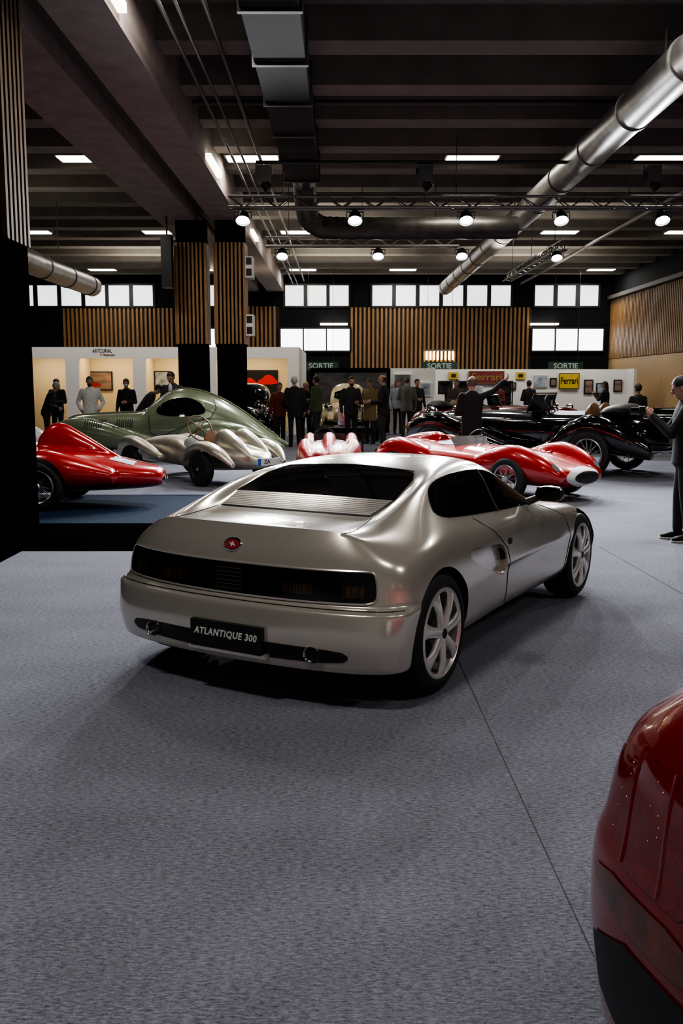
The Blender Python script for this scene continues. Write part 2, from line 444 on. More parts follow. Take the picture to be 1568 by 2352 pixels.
    me = bake(o)
    for p in me.polygons: p.use_smooth = True
    me.set_sharp_from_angle(angle=R(38))
    bpy.data.objects.remove(cut1); bpy.data.objects.remove(cut2)
    return o, bv

def sports_car(root, paint, hero=True):
    body, bv = sports_body(paint, 0. if hero else .13); body.parent = root
    rw = patch(bv, chaikin([(.60,-.43),(.64,0),(.60,.43),(.48,.485),(.42,.495),(.20,.515),(.185,.515),(.185,.40),(.185,-.40),(.185,-.515),(.20,-.515),(.42,-.495),(.48,-.485)], 1), 'top', .004, .035).build('rear_window', M_glass, root)
    if hero:
        seam(MB(), bv, [(.60,-.43),(.64,0),(.60,.43),(.45,.49),(.19,.52)], 'top', .005, .001).build('window_seal', M_dark, rw)
    lw = patch(bv, [(-.02,-.485),(-.02,.485),(.185,.515),(.185,-.515)], 'top', .0022, .04).build('engine_grille', M_dark, root)
    lv = MB()
    for k in range(9):
        s0 = -.015+k*.0218; yy = .480+.030*k/8
        patch(bv, [(s0,-yy),(s0,yy),(s0+.0158,yy),(s0+.0158,-yy)], 'top', .008, .03, .12, lv)
    lv.build('engine_louvre', M_silver if hero else M_dark, lw, False)
    so = chaikin([(.19,.865),(.27,.95),(.42,1.02),(.75,1.045),(1.2,1.04),(1.42,1.0),(1.62,.90),(1.86,.772),(1.5,.787),(1.08,.803),(.6,.83)], 2)
    for md in ('right', 'left'):
        g = patch(bv, so, md, .004, .035).build('side_window', M_glass, root)
        seam(MB(), bv, [(1.08,.80),(1.2,1.035)], md, .006, .004).build('window_divider', M_dark, g)
    patch(bv, chaikin([(1.5,-.46),(1.47,0),(1.5,.46),(1.95,.6),(2.04,.3),(2.05,0),(2.04,-.3),(1.95,-.6)], 1), 'top', .004, .05).build('windshield', M_glass, root)
    for md in ('right', 'left'):
        seam(MB(), bv, [(.655,.815),(.82,.72),(.985,.60),(1.02,.42),(1.05,.26),(1.12,.225),(1.6,.222),(2.1,.225),(2.17,.27),(2.2,.5),(2.12,.66),(1.9,.75)], md, .0035).build('door_seam', M_dark, root)
        patch(bv, chaikin([(1.005,.645),(1.03,.655),(1.08,.645),(1.075,.615),(1.015,.612)], 1), md, .004, .02).build('door_handle', M_dark, root)
        MB().path([proj(bv, md, .955, .622, -.030), proj(bv, md, .962, .54, -.030)], .018, 10).build('intake_slot', M_black, root)
    for sg in (1, -1):
        seam(MB(), bv, [(-.42,sg*.545),(-.3,sg*.545),(-.03,sg*.50)], 'top', .003).build('deck_seam', M_dark, root)
    if hero: seam(MB(), bv, [(-.87,.507),(0,.507),(.87,.507)], 'rear', .0035).build('bumper_seam', M_dark, root)
    for x, rr, r, w, zz in ((0, .230, .308, .25, .312), (2.54, .235, .310, .22, .314)):
        for sg in (-1, 1):
            wheel(root, x, sg*(.893 if x == 0 else .868), zz, r, w, rr, 'seven', sg)
    for sg in (-1, 1):
        m = MB().loft([(1.65,.90,.87,.03,.03,.03),(1.61,.92,.87,.075,.042,.04),(1.55,.935,.87,.092,.052,.048),(1.51,.935,.87,.088,.048,.044)], 16, 4, 2.6)
        m.cyl((1.62,.76,.80), (1.60,.88,.852), .026, .020)
        m.v = [(a, b*sg, c) for a, b, c in m.v]
        m.build('door_mirror', M_mirror if hero else M_black, root)
        q = MB().box(1.499, 1.509, .86, 1.01, .836, .912); q.v = [(a, b*sg, c) for a, b, c in q.v]
        q.build('mirror_glass', M_glass, root, False)
    patch(bv, chaikin([(-.45,.22),(.45,.22),(.5,.31),(-.5,.31)], 1), 'front', .004, .04).build('front_grille', M_dark, root)
    for sg in (1, -1):
        patch(bv, chaikin([(sg*.5,.37),(sg*.72,.37),(sg*.72,.45),(sg*.5,.45)], 1), 'front', .004, .03).build('front_lamp', M_lamp, root)
    # rear end
    pan = chaikin([(-.72,.537),(-.69,.534),(-.4,.531),(0,.530),(.4,.533),(.72,.540),(.785,.546),(.795,.60),(.785,.67),(.77,.69),(.70,.693),(.4,.690),(0,.688),(-.4,.687),(-.68,.686),(-.725,.684),(-.742,.665),(-.755,.60),(-.755,.55)], 1)
    if hero:
        tp = patch(bv, pan, 'rear', .003, .03).build('tail_panel', M_lamp, root)
        seam(MB(), bv, pan+[pan[0]], 'rear', .006, .001).build('panel_rim', paint, root)
        for sg in (1, -1):
            for y0, y1, z0, z1 in ((.29,.455,.565,.615), (.60,.70,.562,.617)):
                patch(bv, chaikin([(sg*y0,z0),(sg*(y0+.01),z0),(sg*(y1-.01),z0),(sg*y1,z0),(sg*y1,z1),(sg*(y1-.01),z1),(sg*(y0+.01),z1),(sg*y0,z1)], 1), 'rear', .006, .012).build('lamp_reflector', M_amber, tp)
        for k in range(6): seam(MB(), bv, [(.10,.555+k*.02),(-.06,.555+k*.02)], 'rear', .002, .003).build('vent_slat', M_pipe, tp)
        by, bz = .02, .768
        bd = patch(bv, [(by+.047*cos(2*PI*k/28), bz+.027*sin(2*PI*k/28)) for k in range(28)], 'rear', .005, .012).build('badge', M_redsign, root)
        seam(MB(), bv, [(by+.048*cos(2*PI*k/28), bz+.028*sin(2*PI*k/28)) for k in range(29)], 'rear', .006, .003, .02).build('badge_ring', M_chrome, bd)
        e = MB(); patch(bv, [(by+a, bz+c) for a, c in [(.0,.014),(.010,.004),(.022,.008),(.010,-.004),(.005,-.015),(-.004,-.005),(-.022,-.009),(-.010,.003)]], 'rear', .008, .008, mb=e); e.build('badge_emblem', mat('badge_white', (.5,.48,.46), .4), bd)
        patch(bv, chaikin([(-.62,.256),(-.24,.250),(.2,.250),(.62,.262),(.67,.30),(.62,.332),(.25,.335),(-.25,.328),(-.62,.322),(-.67,.29)], 1), 'rear', .003, .03).build('bumper_recess', M_black, root)
        pl = MB().box(-.662, -.636, -.235, .195, .262, .398).build('number_plate', M_plate, root, False)
        text('lettering', 'ATLANTIQUE 300', .047, M_offwhite, (-.664, -.02, .342), (0, -1, 0), (0, 0, 1), pl, .2, .0014, .385, .001, space=1.12)
        MB().box(-.660, -.616, -.255, .21, .246, .263).build('plate_holder', paint, root, False)
    else:
        for sg in (1, -1):
            t = patch(bv, chaikin([(sg*.40,.50),(sg*.74,.50),(sg*.81,.58),(sg*.78,.70),(sg*.42,.73)], 1), 'rear', .004, .02).build('tail_lamp', M_redlens, root)
            for a in range(3):
                for c in range(8):
                    for q in range(2):
                        if random.random() < .3: continue
                        MB().ell(proj(bv, 'rear', sg*(.45+a*.125+q*.026+random.uniform(-.006,.006)), .53+c*.021+q*.007+random.uniform(-.005,.005), .002), .0022, .0022, .0022, 8, 6).build('diode_glint', mat('diode_glow', (1, .80, .74), .3, emit=1.2), t)  # LED dots that also stand in for small reflections, glow built in
            for yy in (.545, .67):
                seam(MB(), bv, [(sg*yy,.505),(sg*(yy+.005),.715)], 'rear', .006, .002).build('lamp_rib', M_redj, t)
            patch(bv, chaikin([(sg*.40,.40),(sg*.74,.40),(sg*.79,.47),(sg*.42,.475)], 1), 'rear', .004, .02).build('lower_lamp', M_darklens, root)
            patch(bv, chaikin([(sg*.2,.13),(sg*.74,.15),(sg*.78,.37),(sg*.2,.37)], 1), 'rear', .004, .02).build('rear_vent', M_black, root)
    if hero:
        for sg in (1, -1):
            q = MB().lathe([(.042,0),(.047,.005),(.047,-.22),(.040,-.22),(.038,-.02)], (-.608, sg*.49, .292), (-1, 0, 0), 24, True)
            q.v = [(a, b, .292+(c-.292)*.85) for a, b, c in q.v]
            ep = q.build('exhaust_pipe', M_chrome, root)

def place(p, e): return (p[0], p[1], 0), math.atan2(e[1], e[0])
Rw = gz(1010, 1590); Fw = gz(1335, 1370); e = (Fw-Rw); e.z = 0; e.normalize(); nl = V((-e.y, e.x, 0))
O = Rw + nl*.88
l_, r_ = place(O, e)
hero = thing('sports_car', 'silver two-door sports coupe with black full-width tail lamp panel, seen from behind on grey carpet', 'car', l_, r_)
sports_car(hero, M_silver, True)
redj = thing('sports_car', 'deep red sports car cut off by the frame at lower right, with dotted tail lamps', 'car', (1.42, 1.37, 0), R(24))
redj.scale = (1.14, 1.14, 1.14)
sports_car(redj, M_redj, False)

# ------------------------------------------------------------ period cars
def steering(root, x, y, z, tilt, r=.19, m=None):
    mm = MB(); ax = V((-cos(tilt), 0, sin(tilt))); u = V((0, 1, 0)); w = ax.cross(u); c = V((x, y, z))
    mm.path([c+(u*cos(2*PI*k/28)+w*sin(2*PI*k/28))*r for k in range(28)], .014, 8, closed=True)
    for k in range(4):
        a = 2*PI*k/4+.78; mm.cyl(c, c+(u*cos(a)+w*sin(a))*r, .010, n=6)
    mm.ell(c, .03, .03, .03); mm.cyl(c, c-ax*.4, .014, n=6)
    mm.build('steering_wheel', m or M_dark, root)
def barchetta(root, paint, ys=1., nose=None, badge=False, fin=0.):
    m = MB()
    m.loft([(-.8,0,.52,.08,.05,.07),(-.6,0,.52,.42,.15,.2),(-.2,0,.5,.62,.25,.26),(.4,0,.48,.66,.27,.28),(1.,0,.47,.66,.27,.28),(1.7,0,.45,.66,.26,.27),(2.4,0,.43,.64,.2,.25),(2.85,0,.39,.5,.14,.2),(3.08,0,.37,.32,.09,.13),(3.14,0,.36,.2,.05,.08)], p=2.5)
    m.loft([(1.45,.5,.48,.08,.06,.2),(1.85,.54,.52,.16,.2,.2),(2.3,.555,.53,.18,.27,.22),(2.75,.5,.46,.15,.19,.2),(3.02,.44,.38,.05,.05,.1)], mirror=True)
    m.loft([(-.72,.42,.48,.06,.08,.1),(-.35,.53,.52,.18,.23,.2),(0,.555,.54,.19,.28,.22),(.5,.55,.5,.15,.2,.2),(.9,.5,.46,.05,.05,.1)], mirror=True)
    m.loft([(-.78,0,.56,.04,.05,.08),(-.35,0,.64,.13,.18+fin,.2),(.2,0,.7,.17,.2+fin*.6,.25),(.40,0,.7,.13,.15,.25)])
    m.v = [(a, b*ys, c) for a, b, c in m.v]
    m = remesh(m, .022, 8); bv = bvh_of(m); m.build('body', paint, root)
    patch(bv, chaikin([(.42,-.36*ys),(.42,.36*ys),(1.05,.36*ys),(1.05,-.36*ys)], 2), 'top', .006, .05).build('cockpit', M_dark, root)
    ws = MB(); pts = []
    for k in range(9):
        a = (k-4)/4; pts.append((1.12-.12*a*a, .40*ys*a))
    lo = [proj(bv, 'top', a, b, 0) for a, b in pts]; hi = [p+V((-.10, 0, .13)) for p in lo]
    n = len(lo); ws.add(lo+hi, [(i, i+1, n+i+1, n+i) for i in range(n-1)])
    ws.build('windscreen', mat('perspex', (.20, .21, .21), .08, 0, .6), root)
    steering(root, .92, .14*ys, .80, R(30), .17)
    lv = MB()
    for k in range(7):
        for sg in (1, -1): seam(lv, bv, [(1.6+k*.1, sg*.16*ys),(1.6+k*.1, sg*.40*ys)], 'top', .009, .002)
    lv.build('hood_louvres', paint, root)
    if nose:
        patch(bv, [(.36*cos(2*PI*k/32)*ys, .36+.135*sin(2*PI*k/32)) for k in range(32)], 'front', .004, .03).build('nose_band', nose, root)
    patch(bv, [(.27*cos(2*PI*k/28)*ys, .355+.085*sin(2*PI*k/28)) for k in range(28)], 'front', .009, .02).build('grille', M_dark, root)
    for sg in (1, -1):
        patch(bv, [(sg*.47*ys+.05*cos(2*PI*k/16), .50+.05*sin(2*PI*k/16)) for k in range(16)], 'front', .006, .02).build('head_lamp', mat('lamp_glass', (.25,.25,.25), .1, .3, .5), root)
        for x in (0, 2.28): wheel(root, x, sg*(.74*ys+.012), .31, .31, .15, .21, 'wire', sg, M_wire, 28)
    if badge:
        b = patch(bv, [(-.22,.60),(-.22,.74),(-.33,.74),(-.33,.60)], 'rear', .01, .03).build('shield_badge', M_yellow, root)
        patch(bv, [(-.245,.63),(-.245,.67),(-.305,.67),(-.305,.63)], 'rear', .014, .03).build('badge_emblem', M_redsign, b)

eF = V((3.37-.85, 12.4-15.4, 0)).normalized(); tailF = V((.83, 15.45, 0))
l_, r_ = place(tailF+eF*.80, eF)
rf = thing('racing_car', 'red open racing car with white nose band, beyond the silver coupe on the right', 'car', l_, r_)
rf.scale = (.97, .97, .94)
barchetta(rf, M_red, 1., M_white)
eE = V((.0, 1, 0)).normalized()
l_, r_ = place(V((-.19, 13.9, 0))+eE*.75, eE)
re_ = thing('racing_car', 'red racing car showing its tail with a yellow shield, behind the silver coupe roof', 'car', l_, r_)
re_.scale = (.95, .95, .90)
barchetta(re_, mat('satin_red_paint', (.36, .012, .012), .4, .1, .3, var=.04), .70, None, True, .03)

# red finned streamliner at left
l_, r_ = place(V((-3.75, 12.3, 0)), (-1, .0))
c = thing('racing_car', 'red streamlined racing car with tall tail fin, half behind the black wall at left', 'car', l_, r_)
m = MB()
m.loft([(-1.42,0,.37,.14,.08,.09),(-1.35,0,.38,.26,.12,.13),(-1.1,0,.40,.42,.16,.18),(-.6,0,.44,.64,.23,.24),(0,0,.48,.78,.27,.3),(.8,0,.48,.8,.28,.32),(1.7,0,.46,.78,.26,.3),(2.5,0,.42,.7,.2,.26),(3.0,0,.36,.4,.1,.16),(3.1,0,.35,.2,.05,.08)], p=2.6)
m.loft([(-1.05,0,.48,.03,.05,.1),(-.75,0,.58,.06,.12,.15),(-.4,0,.70,.09,.22,.2),(-.12,0,.77,.12,.30,.2),(.06,0,.76,.14,.28,.2),(.2,0,.7,.12,.18,.2)])
m.loft([(-.9,.55,.42,.1,.08,.1),(-.4,.6,.48,.2,.2,.2),(0,.6,.5,.22,.26,.22),(.5,.6,.48,.16,.16,.2)], mirror=True)
m = remesh(m, .022, 8); bv = bvh_of(m); m.build('body', M_red, c)
patch(bv, chaikin([(.25,-.4),(.25,.4),(1.1,.4),(1.1,-.4)], 2), 'top', .006, .05).build('cockpit', M_dark, c)
w_ = MB(); patch(bv, [(-.80,.06),(-.80,.32),(-1.08,.30),(-1.08,.06)], 'top', .005, .04, mb=w_); w_.build('number_panel', mat('pale_blue_panel', (.45,.55,.65), .3), c)
patch(bv, [(.34*cos(2*PI*k/28), .33+.34*sin(2*PI*k/28)) for k in range(28)], 'left', .006, .03).build('wheel_arch', M_black, c)
for x in (0, 2.3):
    for sg in (1, -1): wheel(c, x, sg*.835, .31, .31, .18, .21, 'wire', sg, M_wire, 28)
for sg in (1, -1):
    MB().cyl((-1.45, sg*.07, .35), (-1.2, sg*.07, .36), .03).build('exhaust_pipe', M_chrome, c)

# pale grey car behind it
l_, r_ = place(V((-5.3, 15.0, 0)), (-1, .05))
c = thing('racing_car', 'pale grey low coupe mostly hidden behind the red finned racing car', 'car', l_, r_)
m = MB()
m.loft([(-1.1,0,.42,.1,.1,.1),(-.7,0,.46,.6,.2,.24),(0,0,.5,.74,.28,.3),(1.,0,.5,.76,.28,.32),(2.2,0,.46,.72,.2,.28),(2.8,0,.4,.4,.1,.16),(2.9,0,.4,.2,.05,.08)], p=2.6)
m.loft([(-.8,0,.6,.2,.06,.1),(-.3,0,.66,.48,.28,.2),(.3,0,.68,.54,.35,.2),(1.0,0,.66,.5,.28,.2),(1.5,0,.6,.3,.08,.1)])
m = remesh(m, .025, 8); bv = bvh_of(m); m.build('body', M_greyp, c)
patch(bv, chaikin([(-.3,.76),(-.2,.88),(.5,.94),(1.0,.85),(1.2,.76)], 1), 'left', .006, .04).build('side_window', M_glass, c)
for x in (0, 2.1):
    for sg in (1, -1): wheel(c, x, sg*.78, .3, .3, .18, .2, 'disc', sg, None, 28)

# green teardrop coupe
l_, r_ = place(V((-2.52, 19.7, 0)), (-1, .03))
c = thing('coupe', 'pale green teardrop vintage coupe with swooping fenders and riveted spine', 'car', l_, r_)
m = MB()
m.loft([(-1.3,0,.36,.05,.05,.08),(-1.0,0,.42,.3,.2,.2),(-.45,0,.55,.48,.48,.3),(.1,0,.6,.57,.74,.35),(.6,0,.62,.6,.86,.36),(1.0,0,.62,.58,.82,.36),(1.35,0,.61,.55,.60,.35),(1.62,0,.6,.52,.41,.35),(2.2,0,.6,.46,.38,.33),(2.9,0,.58,.36,.36,.3),(3.2,0,.56,.24,.3,.26),(3.27,0,.55,.14,.2,.2)], p=2.3)
m.loft([(3.62,.6,.50,.05,.05,.08),(3.3,.62,.60,.15,.18,.22),(2.8,.65,.64,.2,.27,.3),(2.2,.65,.55,.19,.25,.28),(1.6,.63,.40,.16,.16,.18),(1.0,.6,.3,.10,.06,.08)], mirror=True)
m.loft([(.95,.56,.36,.05,.05,.1),(.6,.63,.44,.15,.24,.2),(.1,.67,.48,.2,.37,.28),(-.5,.64,.46,.18,.31,.28),(-1.05,.54,.38,.12,.15,.18),(-1.38,.44,.30,.03,.03,.05)], mirror=True)
m.loft([(1.6,.5,.28,.2,.05,.06),(.5,.5,.28,.2,.05,.06)], mirror=True)
m = remesh(m, .026, 8); bv = bvh_of(m); m.build('body', M_green, c)
MB().path([proj(bv, 'top', x*.1, 0, .012) for x in range(-12, 33)], .02, 8).build('riveted_spine', M_green, c)
for md in ('left', 'right'):
    patch(bv, chaikin([(.18,.98),(.32,1.2),(.62,1.32),(.98,1.28),(1.28,1.08),(1.18,.94),(.6,.92)], 2), md, .006, .04).build('side_window', M_glass, c)
    s_ = MB()
    seam(s_, bv, [(1.40,.95),(1.37,.6),(1.2,.5),(.9,.62),(.4,.85),(.12,.9),(.02,1.1),(.1,1.27)], md, .009); s_.build('door_seam', M_dark, c)
for k in range(2):
    h = MB()
    for q in range(8): seam(h, bv, [(1.75+k*.55+q*.045,.70),(1.75+k*.55+q*.045,.86)], 'left', .012, 0)
    h.build('hood_louvres', M_dark, c)
for k in range(13):
    a = PI*k/12; MB().ell(proj(bv, 'left', -.05+.62*cos(a), .36+.40*sin(a), .0), .012, .012, .012, 6, 4).build('fender_rivet', M_green, c)
for x in (0, 2.75):
    for sg in (1, -1): wheel(c, x, sg*.74, .33, .33, .15, .23, 'wire', sg, M_wire, 24)
MB().ell((3.27, 0, .56), .03, .16, .24).build('grille', M_chrome, c)

# silver open racer
eD = V((-.68, .73, 0)).normalized()
l_, r_ = place(V((-1.72, 14.9, 0)), eD)
c = thing('racing_car', 'worn bare aluminium open racing car with large steering wheel, in front of the green coupe', 'car', l_, r_)
c.scale = (.9, .9, .88)
m = MB()
m.loft([(-.95,0,.45,.06,.05,.06),(-.7,0,.47,.3,.16,.16),(-.2,0,.5,.46,.24,.24),(.4,0,.5,.48,.2,.28),(.9,0,.5,.46,.22,.28),(1.4,0,.52,.42,.3,.28),(2.2,0,.52,.38,.27,.26),(2.75,0,.48,.3,.2,.22),(2.95,0,.46,.14,.1,.12)], p=2.5)
m.loft([(-.8,.2,.52,.04,.05,.1),(-.45,.2,.62,.13,.2,.2),(-.05,.2,.70,.17,.30,.2),(.15,.2,.68,.12,.24,.2)], mirror=True)
m.loft([(2.9,.6,.5,.05,.04,.05),(2.6,.63,.64,.14,.12,.06),(2.3,.64,.68,.15,.12,.05),(1.9,.63,.6,.14,.1,.05),(1.4,.58,.42,.08,.05,.05)], mirror=True)
m.loft([(-.75,.55,.4,.05,.04,.05),(-.45,.62,.58,.13,.12,.05),(0,.64,.68,.14,.12,.05),(.4,.62,.58,.13,.1,.05),(.7,.56,.42,.06,.05,.05)], mirror=True)
m = remesh(m, .024, 5); bv = bvh_of(m); m.build('body', M_alu, c)
patch(bv, chaikin([(.24,-.40),(.24,.40),(1.2,.40),(1.2,-.40)], 2), 'top', .006, .05).build('cockpit', M_dark, c)
steering(c, .78, .16, .98, R(25), .25, mat('wood_rim', (.16, .10, .05), .4))
for sg in (1, -1):
    MB().loft([(.30,.18*sg,.72,.05,.1,.1),(.36,.18*sg,.76,.17,.2,.1),(.42,.18*sg,.74,.16,.16,.1)], 14, 3).build('seat_back', M_leather, c)
    for x in (0, 2.3): wheel(c, x, sg*.76, .31, .31, .15, .2, 'disc', sg, M_dark, 28)
pl = MB().box(-1.02, -1.0, -.24, .24, .40, .52).build('number_plate', mat('plate_white', (.6,.6,.6), .4), c, False)
MB().box(-1.024, -1.018, .18, .24, .40, .52).build('plate_band', mat('plate_blue', (.02,.08,.4), .4), pl, False)
text('lettering', 'ZA', .10, M_black, (-1.024, .05, .46), (0, -1, 0), (0, 0, 1), pl, ext=.002)
MB().cyl((-.8, -.3, .32), (.6, -.5, .32), .035).build('exhaust_pipe', M_steel, c)

def classic(root, paint, roof=False, trim=True, top=M_dark):
    m = MB()
    m.loft([(-1.05,0,.58,.15,.08,.12),(-.75,0,.62,.5,.28,.3),(0,0,.66,.62,.35,.35),(.9,0,.68,.64,.33,.36),(1.4,0,.68,.55,.35,.36),(2.2,0,.68,.42,.33,.34),(3.,0,.68,.34,.31,.32),(3.35,0,.66,.26,.27,.28),(3.42,0,.66,.2,.2,.2)], p=2.6)
    m.loft([(3.64,.68,.46,.05,.06,.06),(3.48,.72,.68,.17,.14,.18),(3.,.73,.82,.20,.17,.22),(2.5,.73,.70,.20,.17,.26),(1.9,.72,.48,.18,.14,.2),(1.2,.7,.34,.16,.06,.08)], mirror=True)
    m.loft([(1.2,.7,.34,.16,.06,.08),(.75,.71,.44,.15,.12,.15),(.45,.72,.66,.18,.17,.25),(0,.74,.80,.20,.19,.25),(-.5,.72,.66,.19,.17,.28),(-.98,.68,.42,.10,.10,.14)], mirror=True)
    if roof: m.loft([(-.75,0,.85,.35,.2,.1),(-.45,0,.95,.52,.52,.2),(.2,0,.95,.56,.66,.2),(.9,0,.95,.55,.64,.2),(1.25,0,.9,.5,.5,.1),(1.4,0,.9,.42,.1,.1)], p=3.2)
    m = remesh(m, .028, 6); bv = bvh_of(m); m.build('body', paint, root)
    if roof:
        for md in ('left', 'right'):
            for x0, x1 in ((-.3,.3),(.42,1.05)):
                patch(bv, chaikin([(x0,1.12),(x1,1.12),(x1-.03,1.42),(x0+.05,1.42)], 1), md, .006, .05).build('side_window', M_glass, root)
        patch(bv, chaikin([(-.32,1.12),(.32,1.12),(.28,1.38),(-.28,1.38)], 1), 'rear', .006, .05).build('rear_window', M_glass, root)
        patch(bv, chaikin([(-.42,1.12),(.42,1.12),(.36,1.42),(-.36,1.42)], 1), 'front', .006, .05).build('windshield', M_glass, root)
    else:
        patch(bv, chaikin([(-.1,-.45),(-.1,.45),(1.2,.45),(1.2,-.45)], 2), 'top', .006, .06).build('cockpit', M_dark, root)
        f = MB().path([(1.3,-.5,.98),(1.2,-.48,1.3),(1.2,.48,1.3),(1.3,.5,.98)], .018, 8); f.build('windscreen_frame', M_chrome, root)
        MB().add([V((1.29,-.48,1.0)),V((1.21,-.47,1.28)),V((1.21,.47,1.28)),V((1.29,.48,1.0))], [(0,1,2,3)]).build('windscreen', M_glass, root, False)
        MB().loft([(-.55,0,1.0,.3,.05,.1),(-.35,0,1.03,.55,.12,.12),(-.1,0,1.02,.58,.1,.12),(0,0,1.0,.4,.05,.1)]).build('folded_hood', top, root)
        for sg in (1, -1): MB().loft([(.1,.26*sg,.95,.1,.1,.1),(.18,.26*sg,1.0,.22,.16,.1),(.26,.26*sg,.98,.2,.1,.1)], 14, 3).build('seat_back', M_leather, root)
        steering(root, .95, .25, 1.08, R(25), .2)
    for sg in (1, -1):
        for x in (0, 3.0):
            patch(bv, [(x+.40*cos(2*PI*k/28), .36+.40*sin(2*PI*k/28)) for k in range(28)], 'left' if sg > 0 else 'right', .006, .04).build('wheel_arch', M_black, root)
            wheel(root, x, sg*.95, .36, .36, .16, .25, 'wire', sg, M_wire, 32)
        MB().lathe([(0,.08),(.10,.07),(.12,.05),(.10,-.06),(.04,-.14),(0,-.15)], (3.25, sg*.47, .95), (1, 0, 0), 20).build('head_lamp', M_chrome, root)
        seam(MB(), bv, [(.95,.45),(1.0,.9)], 'left' if sg > 0 else 'right', .006).build('door_seam', M_dark, root)
        seam(MB(), bv, [(-.6,.80),(.3,.86),(1.4,.84),(3.1,.80)], 'left' if sg > 0 else 'right', .010).build('side_moulding', M_chrome if trim else paint, root)
    MB().path([(3.55,-.7,.42),(3.72,-.5,.42),(3.76,0,.42),(3.72,.5,.42),(3.55,.7,.42)], .035, 8).build('front_bumper', M_chrome, root)
    MB().path([(-.95,-.7,.44),(-1.12,-.5,.44),(-1.16,0,.44),(-1.12,.5,.44),(-.95,.7,.44)], .035, 8).build('rear_bumper', M_chrome, root)
    MB().box(3.40, 3.45, -.2, .2, .46, .92).build('grille', M_chrome, root, False)

eH = V((-.8, .6, 0)); 
l_, r_ = place(V((4.75, 16.7, 0)), eH)
c = thing('roadster', 'long black prewar roadster with wire wheels and folded hood, right of centre', 'car', l_, r_); classic(c, M_blackp, False, False)
c.scale = (1.04, 1.04, 1.08)
c = thing('vintage_car', 'black upright vintage saloon behind the tail of the green coupe', 'car', (-2.65, 28.4, 0), R(-89)); classic(c, M_blackp, True)
c = thing('vintage_car', 'cream yellow vintage car between the visitors in the middle', 'car', (.22, 29.6, 0), R(-92)); classic(c, M_cream, True)
l_, r_ = place((2.9, 25.4, 0), (.98, .2))
c = thing('roadster', 'maroon vintage roadster behind the long black roadster', 'car', l_, r_); classic(c, M_maroon)
l_, r_ = place((9.6, 22.8, 0), (-.97, .2))
c = thing('roadster', 'dark open vintage tourer at the far right behind the black roadster', 'car', l_, r_); classic(c, M_blackp)

# ------------------------------------------------------------ room shell
YB = 39.0; XR = 11.0; XL = -16.0; ZC = 6.3
struct(MB().add([V((XL,-6,0)),V((XR,-6,0)),V((XR,YB,0)),V((XL,YB,0))], [(0,1,2,3)]).build('floor', M_carpet, None, False))
cm = MB().box(XL, XR, -6, YB, ZC, ZC+.1)
y = 19.0+.885-1.77*14
while y < YB:
    cm.box(XL, XR, y-.26, y+.26, 5.87, ZC); y += 1.77
struct(cm.build('ceiling', M_ceil, None, False))
struct(MB().box(XL, XR, YB, YB+.2, 0, ZC).build('wall_back', M_wallb, None, False))
struct(MB().box(XR, XR+.2, -6, YB, 0, ZC).build('wall_right', M_wallb, None, False))
struct(MB().box(XL-.2, XL, -6, YB, 0, ZC).build('wall_left', M_wallb, None, False))
struct(MB().box(XL, XR, -6.2, -6, 0, ZC).build('wall_front', M_greyw, None, False))
tn = 0
def trim(mb, m):
    global tn; tn += 1
    return struct(mb.build('trim_%d' % tn, m, None, False))
# beams along the hall
trim(MB().box(-3.0, -2.34, -6, YB, 5.32, ZC-.001), M_concrete)
trim(MB().box(-4.25, -3.35, -6, YB, 5.32, ZC-.001), M_concrete)
trim(MB().box(-3.3, -3.1, -6, YB, 5.55, 5.75), M_pipe)
# flat black strip, then blue carpet, in front of left stand
trim(MB().box(-9, -1.25, 8.75, 10.5, .0, .008), M_blackstrip)
trim(MB().box(-9, -1.55, 10.5, 13.3, .0, .010), M_blue)
a, b = gz(1060, 1535), gz(1310, 2080)
def strip(a, b, w=.0035):
    d = (b-a).normalized(); q = V((-d.y, d.x, 0))*w; z = V((0, 0, .002))
    return MB().add([a-q+z, b-q+z, b+q+z, a+q+z], [(0,1,2,3)])
trim(strip(a-(b-a)*.2, b+(b-a)*1., .0014), M_seam)
trim(strip(gz(1375,1255), gz(1568,1365)+(gz(1568,1365)-gz(1375,1255))*.5, .004), M_seam)
# slat panels on back wall
M_slatback = mat('slat_backing', (.02, .012, .008), .8)
for (p0, p1, q0, q1) in ((148,397,708,797),(560,641,704,797),(805,1221,706,850)):
    A = gy(p0, q1, YB); B = gy(p1, q0, YB)
    trim(MB().box(A.x, B.x, YB-.012, YB-.001, A.z, B.z), M_slatback)
    m = MB(); x = A.x
    while x+.085 <= B.x: m.box(x, x+.085, YB-.07, YB-.012, A.z, B.z); x += .175
    trim(m, M_wood)
trim(MB().box(XR-.012, XR-.001, 18, YB-.08, 2.62, 4.95), M_slatback)
m = MB(); y = 18.0
while y < YB-.15:
    m.box(XR-.08, XR-.012, y, y+.085, 2.62, 4.95); y += .175
trim(m, M_wood)
trim(MB().box(XR-.05, XR-.001, 18, YB-.01, 0, 2.6), M_lwood)
trim(MB().box(XR-.25, XR-.06, 18, YB-.2, 4.98, 5.12), M_pipe)
